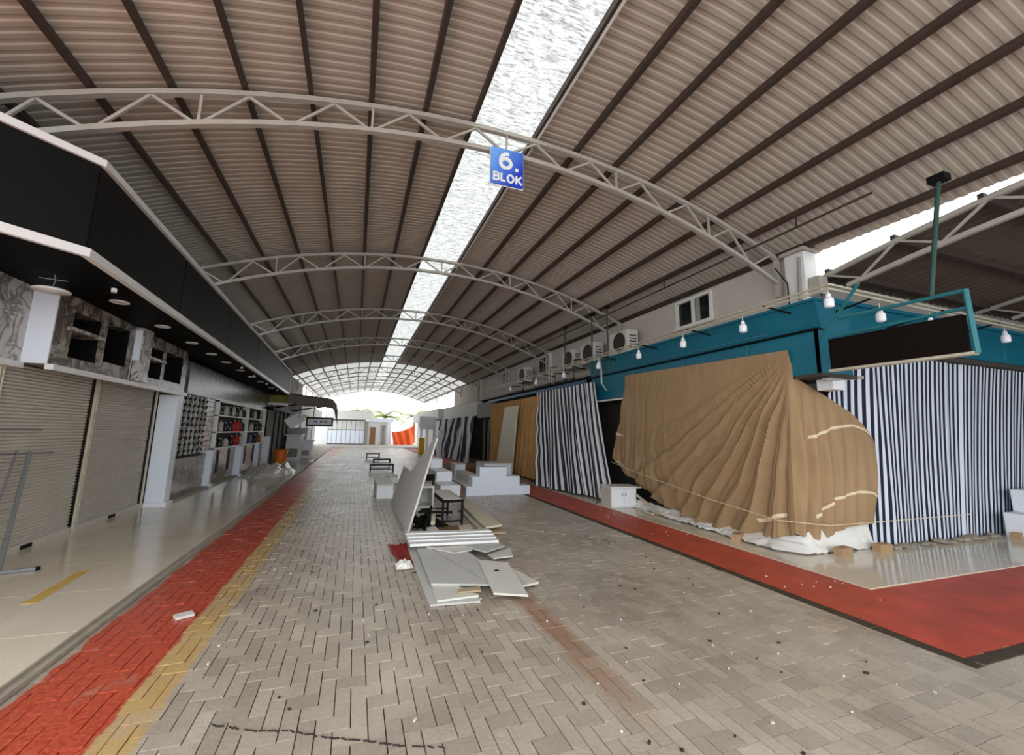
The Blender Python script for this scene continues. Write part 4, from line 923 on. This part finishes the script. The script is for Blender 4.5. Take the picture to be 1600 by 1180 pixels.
flat([(1.2, 6.15), (1.46, 5.75), (1.99, 5.72), (1.98, 6.1)], .09, .015, 'white_warm', 'thin white offcut under the grooved profile', tilt=(.02, .02))
flat([(1.46, 5.82), (1.66, 5.46), (1.99, 5.68), (1.9, 5.9)], .108, .012, 'board_grey', 'split white offcut fanning right of the pile')
flat([(1.72, 5.56), (2.11, 5.8), (2.01, 5.41), (1.74, 5.38)], .05, .016, 'white_warm', 'small white offcut at the right rim of the pile')
flat([(1.0, 6.0), (1.6, 5.95), (1.55, 5.7), (1.3, 5.62)], .082, .012, 'white_warm', 'thin white sliver between grooved profile and split board')
pf = thing('grooved_profile', (1.4, 6.2, .09), 'long white grooved profile lying across the board pile', 'profile')
for k in range(4):
    t_ = k/4; a = (lerp(.78, .77, t_), lerp(5.98, 6.58, t_)); b_ = (lerp(1.97, 2.0, t_), lerp(5.88, 6.44, t_)); t2 = (k+.85)/4
    c = (lerp(1.97, 2.0, t2), lerp(5.88, 6.44, t2)); d_ = (lerp(.78, .77, t2), lerp(5.98, 6.58, t2)); zz = .135+.012*k
    MB().slab([(*a, zz), (*b_, zz), (*c, zz), (*d_, zz)], .035).build('rib', 'white_trim', pf)
MB().slab([(.78, 6.0, .12), (1.97, 5.9, .12), (2.0, 6.42, .15), (.77, 6.56, .15)], .025).build('web', 'white', pf)
flat([(2.21, 9.32), (2.49, 9.58), (2.36, 6.9), (2.06, 6.8)], .11, .03, 'cream', 'long pale plank lying toward the white steps', 'long_plank', 'plank', tilt=(0, -.008))
flat([(2.12, 9.1), (2.2, 9.2), (2.12, 6.95), (2.02, 6.95)], .045, .03, 'white_warm', 'narrow strip under the long pale plank', 'narrow_strip', 'plank')
flat([(2.11, 6.8), (2.38, 6.74), (2.44, 7.2), (2.2, 7.2)], .03, .02, 'raw_edge', 'light wood offcut under the near end of the plank')
flat([(1.19, 7.34), (1.36, 7.36), (1.36, 7.07), (1.19, 7.06)], .05, .03, 'white_warm', 'small square white offcut behind the grooved profile')
flat([(1.75, 7.38), (1.95, 7.33), (1.9, 6.99), (1.69, 7.04)], .05, .03, 'cream', 'small cream offcut behind the grooved profile')
flat([(1.36, 7.4), (1.74, 7.45), (1.72, 7.05), (1.34, 7.0)], .03, .02, 'timber', 'brown timber board behind the grooved profile', 'timber_board')
MB().lathe((1.585, 4.78, .092), [(.03, 0), (.03, .004)], 12).build('hole_cap', 'black', label='small dark hole cap on the top right board', cat='cap')
def rag(u, v):
    x = lerp(lerp(.54, .62, v), lerp(.80, .76, v), u); y = lerp(6.5, 5.45, v)
    return (x+.03*noise.noise((u*4, v*4, 1)), y, .012+.05*abs(noise.noise((u*5, v*5, 3))))
MB().grid(20, 30, rag).build('red_rag', 'red_rag', label='dark red cloth scrap at the left of the board pile', cat='cloth')
pb = heap('crumpled_paper', .66, 5.5, .10, .13, .09, 'sheet', 8.1, 'crumpled white paper on the red scrap', 'paper', 12, .9); pb.location.z -= .05
# tables, box, stools behind the leaning board
def low_table(x0, x1, y0, y1, z, label, top='white_warm'):
    r = thing('low_table', ((x0+x1)/2, (y0+y1)/2, 0), label, 'table', 'low tables with black steel legs')
    MB().bevbox(x0, x1, y0, y1, z-.05, z, .008).build('tabletop', 'black', r); MB().box(x0+.03, x1-.03, y0+.03, y1-.03, z, z+.006).build('inlay', top, r)
    for x in (x0+.02, x1-.02):
        for y in (y0+.02, y1-.02): MB().bar((x, y, 0), (x, y, z-.05), .035).build('leg', 'black', r)
    for y in (y0+.02, y1-.02): MB().bar((x0+.02, y, .12), (x1-.02, y, .12), .025).build('stretcher', 'black', r)
    return r
low_table(1.45, 1.82, 7.35, 8.6, .47, 'low table with white top and black legs behind the board pile')
low_table(.62, 1.52, 17.65, 18.2, .30, 'dark low bench frame standing alone in mid street')
low_table(.85, 1.6, 20.6, 21.2, .32, 'second dark low bench farther up the street')
low_table(.65, 1.35, 25.0, 25.7, .36, 'pale blurred bench far up the street', 'white')
ob = thing('open_box', (1.33, 8.2, .05), 'upturned white open box beside the leaning board', 'box')
ox, oy, oz = 1.12, 8.0, .24
for a in ((ox, ox+.03, oz, oz+.38), (ox+.27, ox+.3, oz, oz+.38), (ox+.03, ox+.27, oz, oz+.03), (ox+.03, ox+.27, oz+.35, oz+.38)): MB().box(a[0], a[1], oy, oy+.5, a[2], a[3]).build('side', 'white_warm', ob)
MB().box(ox+.03, ox+.27, oy+.45, oy+.48, oz+.03, oz+.35).build('back', 'board_back', ob)
MB().box(ox-.02, ox+.32, oy-.02, oy+.52, oz-.04, oz).build('tray', 'black', ob)
for x in (ox, ox+.3):
    for y in (oy, oy+.5): MB().bar((x, y, 0), (x, y, oz-.04), .03).build('leg', 'black', ob)
fr = thing('metal_rack', (1.4, 8.0, 0), 'tangled black steel frame lying behind the leaning board', 'frame')
for a, b_ in (((1.05, 7.3, .05), (1.5, 8.6, .22)), ((1.1, 7.6, .25), (1.7, 7.7, .2)), ((1.0, 7.5, .03), (1.45, 7.45, .04)), ((1.2, 8.6, .02), (1.25, 8.5, .6)), ((1.05, 7.9, .12), (1.6, 8.1, .08)), ((1.5, 8.8, .02), (1.55, 8.85, .68)), ((1.15, 7.2, .04), (1.35, 7.8, .3))): MB().bar(a, b_, .035).build('bar', 'black', fr)
MB().rbox((1.3, 7.65, .05), (.42, .6, .05), .3, .1).build('panel', 'black', fr)
MB().rbox((1.5, 9.15, .66), (.18, .18, .12), .3).build('seat_pad', 'black', fr)
MB().tube([(1.32, 7.42, .09), (1.42, 7.95, .2)], .04, 10).build('cardboard_tube', 'cream', label='pale cardboard tube lying on the black steel frame', cat='tube')
for i, (x, y, z, h, s_) in enumerate(((1.14, 7.95, .1, .2, .05), (1.2, 8.35, .15, .2, .045))): MB().lathe((x, y, z), [(s_, 0), (s_, h*.7), (s_*.4, h*.85), (s_*.4, h)], 10).build('can', 'jar_pale', smooth=True, label=['pale can wedged under the leaning board, nearer one', 'pale can wedged under the leaning board, farther one'][i], cat='can')
# white stepped plinth
sp_ = thing('stepped_plinth', (3.6, 12, 0), 'white three tier stepped plinth in front of the ochre curtain', 'plinth')
MB().bevbox(2.75, 4.5, 10.9, 11.35, 0, .235, .006).build('lower_tier', 'blue_white', sp_); MB().bevbox(2.9, 4.2, 10.9, 11.3, .235, .475, .006).build('middle_tier', 'blue_white', sp_); MB().bevbox(3.09, 3.83, 10.9, 11.25, .475, .715, .006).build('upper_tier', 'blue_white', sp_)
MB().bevbox(2.76, 3.05, 11.36, 13.6, 0, .235, .006).build('side_wing', 'white_warm', sp_); MB().bevbox(2.91, 3.2, 11.36, 12.9, .235, .475, .006).build('side_wing', 'white_warm', sp_)
MB().box(2.752, 2.76, 11.4, 13.5, .02, .2).build('side_panel', 'timber', sp_)
sp2 = thing('small_steps', (2.4, 13, 0), 'narrow white step blocks left of the stepped plinth', 'steps')
MB().bevbox(2.05, 2.55, 10.7, 11.6, 0, .30, .008).build('step', 'white', sp2); MB().bevbox(2.1, 2.52, 11.6, 12.9, 0, .55, .008).build('step', 'white', sp2); MB().bevbox(2.15, 2.5, 12.9, 14.2, 0, .8, .008).build('step', 'white', sp2)
MB().box(2.56, 2.6, 10.75, 11.5, .02, .26).build('side_panel', 'timber', sp2)
for i, (x0, x1, y0, y1, z, lab) in enumerate(((.57, .95, 10.9, 12.4, .33, 'white box on the paving left of the leaning board'), (1.06, 1.34, 14.0, 14.6, .2, 'small white box farther behind the leaning board'), (3.2, 3.55, 14.3, 15.0, .55, 'upright white block behind the stepped plinth'), (4.0, 4.95, 13.6, 14.6, .62, 'white counter block in front of the ochre curtain'), (2.75, 3.15, 14.6, 15.4, .2, 'low white block between the steps and the far curtain'))):
    r = thing('white_box', ((x0+x1)/2, (y0+y1)/2, 0), lab, 'box', 'white boxes in the street'); MB().bevbox(x0, x1, y0, y1, 0, z-.03, .01).build('body', 'white', r); MB().bevbox(x0-.015, x1+.015, y0-.015, y1+.015, z-.03, z, .008).build('lid', 'white_warm', r)
bk = MB().slab([(2.7, 15.3, .32), (4.6, 15.9, .32), (4.9, 18.2, .30), (2.9, 18.0, .3)], .28).build('timber_platform', 'timber', label='low brown timber platform behind the white blocks', cat='platform')
# bits of litter
pt = MB().rbox((-1.26, 4.62, .012), (.13, .10, .02), .5).build('tile_chip', 'white_warm', label='white broken tile chip on the red strip', cat='tile chip')
lt = MB()
for i in range(110):
    x, y = random.uniform(-.9, 4.2), 1.9+random.random()**1.7*9
    if random.random() < .2: x, y = random.uniform(4.5, 5.3), random.uniform(3, 9)
    s_ = random.uniform(.005, .012); lt.rbox((x, y, .008), (s_*random.uniform(1, 2.4), s_, .01), random.uniform(0, 3))
lt.build('paper_litter', 'white_warm', label='tiny white scraps littered over the paving', cat='litter', kind='stuff')
lt = MB()
for i in range(46):
    x, y = random.uniform(-.9, 3.8), 1.8+random.random()**1.5*4
    s_ = random.uniform(.008, .018); lt.rbox((x, y, .005), (s_*random.uniform(1, 2.), s_, .01), random.uniform(0, 3))
lt.build('dirt_crumbs', 'dirt', label='dark crumbs of dirt on the near paving', cat='dirt', kind='stuff')
ck = MB(); cp_ = [(-.62, 2.98), (-.40, 2.86), (-.22, 2.80), (-.02, 2.68), (.16, 2.60), (.34, 2.50), (.55, 2.42)]
for (x0, y0), (x1, y1) in zip(cp_, cp_[1:]):
    for k in range(5):
        t = (k+random.random()*.6)/5; ck.rbox((lerp(x0, x1, t), lerp(y0, y1, t), .003), (.035, .006, .006), math.atan2(y1-y0, x1-x0)+random.uniform(-.4, .4))
ck.build('crack_debris', 'dirt', label='dark line of grit along a crack in the near left paving', cat='dirt', kind='stuff')
# ================================================================== FAR END
fe = thing('wall_far', (1, 51, 0), kind='structure', label='pale shop buildings closing the far end', cat='wall')
MB().box(-6, -2.9, 51, 51.4, 0, 3.4).build('wall_panel', 'wall_white', fe); MB().box(1.0, 3.6, 51, 51.4, 0, 2.6).build('wall_panel', 'wall_white', fe); MB().box(6.6, 14, 51, 51.4, 0, 3.2).build('wall_panel', 'wall_white', fe)
MB().box(-3.0, 1.6, 50.2, 51.4, 2.75, 3.7).build('canopy', 'wall_white', fe); MB().box(1.4, 4.0, 50.5, 51.4, 2.55, 3.0).build('canopy', 'blue_white', fe); MB().box(-2.9, 1.0, 51.3, 51.5, 0, 2.8).build('wall_panel', 'wall_grey', fe)
gd = thing('door_1', (-.9, 51.1, 0), kind='structure', label='white gridded gate at the far end', cat='gate')
for i in range(8): MB().box(-2.9+i*.48, -2.9+i*.48+.44, 51.1, 51.14, .1, 1.55).build('panel', 'blue_white', gd); MB().box(-2.9+i*.48, -2.9+i*.48+.44, 51.1, 51.14, 1.62, 2.6).build('panel', 'wall_white', gd)
MB().box(.95, 1.25, 50.9, 51.05, 0, 2.6).build('pier', 'wall_grey', fe)
ddr = MB().box(1.5, 2.1, 50.9, 50.98, .05, 1.95).build('door_2', 'timber', kind='structure', label='dark narrow doorway at the far end', cat='door')
for i, x in enumerate((2.7, 3.0)): MB().box(x, x+.16, 50.8, 50.95, 0, 2.2).build('grey_post', 'wall_grey', label=['grey post left of the far blue strip', 'grey post next to the far blue strip'][i], cat='post')
MB().slab([(3.35, 50.6, 2.7), (3.75, 50.6, 2.7), (3.85, 50.6, .1), (3.45, 50.6, .1)], .04, (0, -1, 0)).build('blue_banner', 'blue_white', label='pale blue hanging strip beside the orange tarp', cat='banner')
MB().grid(30, 14, lambda u, v: (lerp(lerp(3.8, 6.3, u), lerp(4.05, 6.3, u), 1-v) if u < .5 else lerp(3.8, 6.3, u), 50.2-.35*(1-v)+.15*math.sin(u*20+v*3), lerp(.05, lerp(1.5, 2.3, u)-.25*math.sin(u*3.1), v))).build('orange_tarp', 'tarp_orange', smooth=True, label='orange tarpaulin covering a stall at the far end', cat='tarp')
def palm(x, y, h, label, seed):
    rg = random.Random(seed); r = thing('palm_tree', (x, y, 0), label, 'palm tree', 'palms beyond the far end')
    MB().lathe((x, y, 0), [(.3, 0), (.24, .6), (.2, h*.6), (.22, h)], 10).build('trunk', 'trunk', r, True)
    for k in range(20):
        a = k*2.399; el = rg.uniform(.1, 1.1); ln = rg.uniform(2.7, 3.6); mb = MB(); dx, dy = math.cos(a), math.sin(a); pts = []
        for i in range(9):
            t = i/8; rr_ = ln*t*math.cos(el*(1-.3*t)); zz = h+ln*(math.sin(el)*t-.75*t*t); pts.append(Vector((x+dx*rr_, y+dy*rr_, zz)))
        mb.tube(pts, .025, 4); sd = Vector((-dy, dx, 0))
        for i in range(1, 9):
            for f_ in (0, .5):
                p = pts[i-1].lerp(pts[i], f_); t = (i-1+f_)/8; w = .8*math.sin(math.pi*min(1, t*.9+.12))
                for s_ in (-1, 1):
                    tip = p+sd*s_*w+Vector((dx, dy, 0))*.25-Vector((0, 0, .18)); q = Vector((dx, dy, 0))*.09
                    mb.add([p-q, p+q, tip], [(0, 1, 2)])
        mb.build('frond', 'leaf', r)
palm(3.3, 54.5, 3.3, 'yellow green palm crown above the far buildings, larger one', 1); palm(7.6, 61, 3.6, 'pale palm crown partly behind the right far shopfronts', 2); palm(.6, 60, 3.8, 'paler palm crown above the gridded gate', 5)
